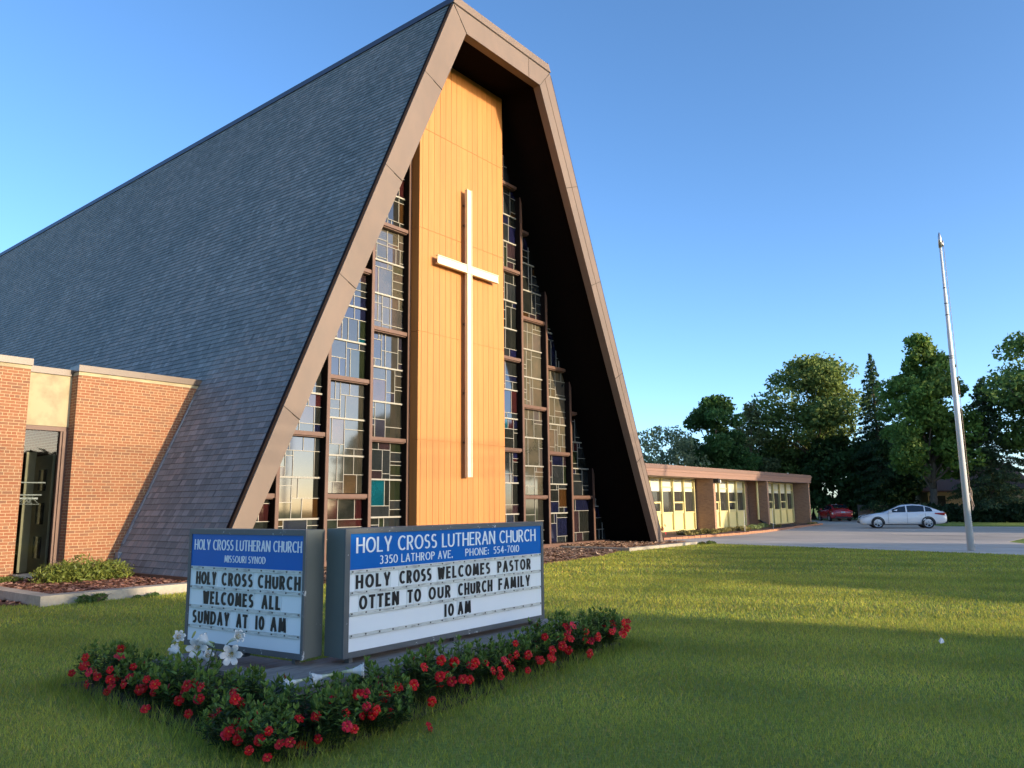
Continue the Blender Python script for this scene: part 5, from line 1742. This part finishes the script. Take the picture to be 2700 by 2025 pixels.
ho = thing('house', 'cream walled house with brown roof half hidden by trees behind the flagpole', 'house', (46.0, 72.0, 0), -0.25 + math.pi / 2)
mb = MB()
mb.box((-4.5, 0, 0), (6.5, 8, 2.7))
mb.prism([(-4.5, 2.7), (6.5, 2.7), (1, 5.0)], 0.02, 0.2)
mb.build('wall', M['housewall'], ho)
mb = MB()
for s in (-1, 1):
    x0 = 1 + s * 6.1
    mb.add([(1, -.6, 5.15), (1, 8.6, 5.15), (x0, 8.6, 2.55), (x0, -.6, 2.55), (1, -.6, 5.0), (1, 8.6, 5.0), (x0, 8.6, 2.4), (x0, -.6, 2.4)], [(0, 1, 2, 3), (4, 7, 6, 5), (0, 3, 7, 4), (1, 5, 6, 2), (3, 2, 6, 7)])
mb.build('roof', M['houseroof'], ho)
mb = MB()
for x0 in (-2.6, 0.2, 3.6):
    mb.box((-4.53, x0 + 3, .9), (-4.502, x0 + 4.3, 2.1))
mb.build('window', M['darkglass'], ho)

# ------------------------------------------------------------------ across the street behind the viewer: trees, poles and wires that throw the long evening shadows
def street_tree(label, t0, p0, p1, zlow, n, size=0.55):
    """dense street tree whose top outline follows the reach of the shadow it throws"""
    cx, cy = TP(t0, (p0 + p1) / 2)
    th = thing('street_tree', label, 'tree', (cx, cy, 0), 0, 'street trees opposite the church')
    p = RNG.uniform(p0, p1, n * 3)
    tt = t0 + RNG.uniform(-4.5, 4.5, n * 3)
    z = RNG.uniform(zlow, 13, n * 3)
    reach = np.interp(p, [-40, 3, 5, 7, 8.2, 9.3, 10.3, 10.8, 11.0, 14.7, 14.9, 15.2, 16, 18, 22, 26, 30, 33, 34.4, 34.6, 46.8, 47, 48.5, 51, 58, 64, 80, 110],
                      [-13, -11.6, -12.0, -12.8, -12.6, -10.2, -5.8, -2.0, 30, 30, 3, 0, -1.8, -3.6, -5.6, -6.5, -6.5, -4, 2, 30, 30, -6, -16, -34, -38, -36, -38, -40])
    top = 0.1614 * (tt - reach) + RNG.normal(0, 0.16, n * 3)
    ok = z < top
    P_ = np.stack([SX * tt + PX * p - cx, SY * tt + PY * p - cy, z], 1)[ok][:n]
    C_ = shade_cols(len(P_), (0.035, 0.06, 0.022), .3)
    fast_mesh('crown', leaf_cards(P_, size, C_), 4, C_, M['leaf'], th)
    mb = MB()
    mb.tube([(0, 0, 0), (0.1, 0, 3), (0, .1, 6)], [.35, .28, .12], seg=8)
    mb.build('trunk', M['bark'], th, True)
street_tree('dense street tree opposite the left side of the lawn', 31, -32, -15, 0.1, 5200)
street_tree('dense street tree whose shade covers the near lawn', 31, -15, 0, 0.1, 5200)
street_tree('dense street tree whose shade covers the sign boards', 31, 0, 10.8, 0.1, 5200)
street_tree('dense street tree whose shade crosses the middle lawn', 31, 14.8, 25, 0.1, 4200)
street_tree('dense street tree whose shade crosses the paved walk', 31, 25, 34.6, 0.1, 4200)
street_tree('tall street tree whose shade falls on the white car', 33, 46.9, 57.5, 0.3, 6500)
street_tree('high crowned street tree whose shade falls on the school end', 33, 57.5, 75, 6.0, 6500)
street_tree('high crowned street tree past the school', 33, 75, 95, 5.0, 6500)
up = []
for i, (p, lab) in enumerate(((-16, 'timber utility pole across the street on the left'), (38, 'timber utility pole across the street on the right'))):
    x, y = TP(30, p)
    t = thing('utility_pole', lab, 'utility pole', (x, y, 0), math.atan2(PY, PX))
    mb = MB()
    mb.tube([(0, 0, 0), (0, 0, 11.6)], [.16, .11], seg=10)
    mb.build('shaft', M['timber'], t, True)
    mb = MB()
    mb.box((-.06, -1.2, 10.9), (.06, 1.2, 11.05))
    mb.build('crossarm', M['timber'], t)
    up.append((x, y))
for i, (z, dz, rad, lab) in enumerate(((11.1, 10.62, .035, 'topmost overhead power wire across the street'), (10.65, 10.14, .03, 'second overhead power wire across the street'), (10.2, 9.72, .03, 'third overhead power wire across the street'), (6.6, 5.75, .035, 'low telephone cable across the street'))):
    mb = MB()
    pts = []
    for k in range(25):
        f = k / 24
        x = up[0][0] + (up[1][0] - up[0][0]) * f
        y = up[0][1] + (up[1][1] - up[0][1]) * f
        pts.append((x, y, z - 4 * (z - dz) * f * (1 - f)))
    mb.tube(pts, rad, seg=6)
    tag(mb.build('overhead_wire', M['wire']), lab, 'wire')
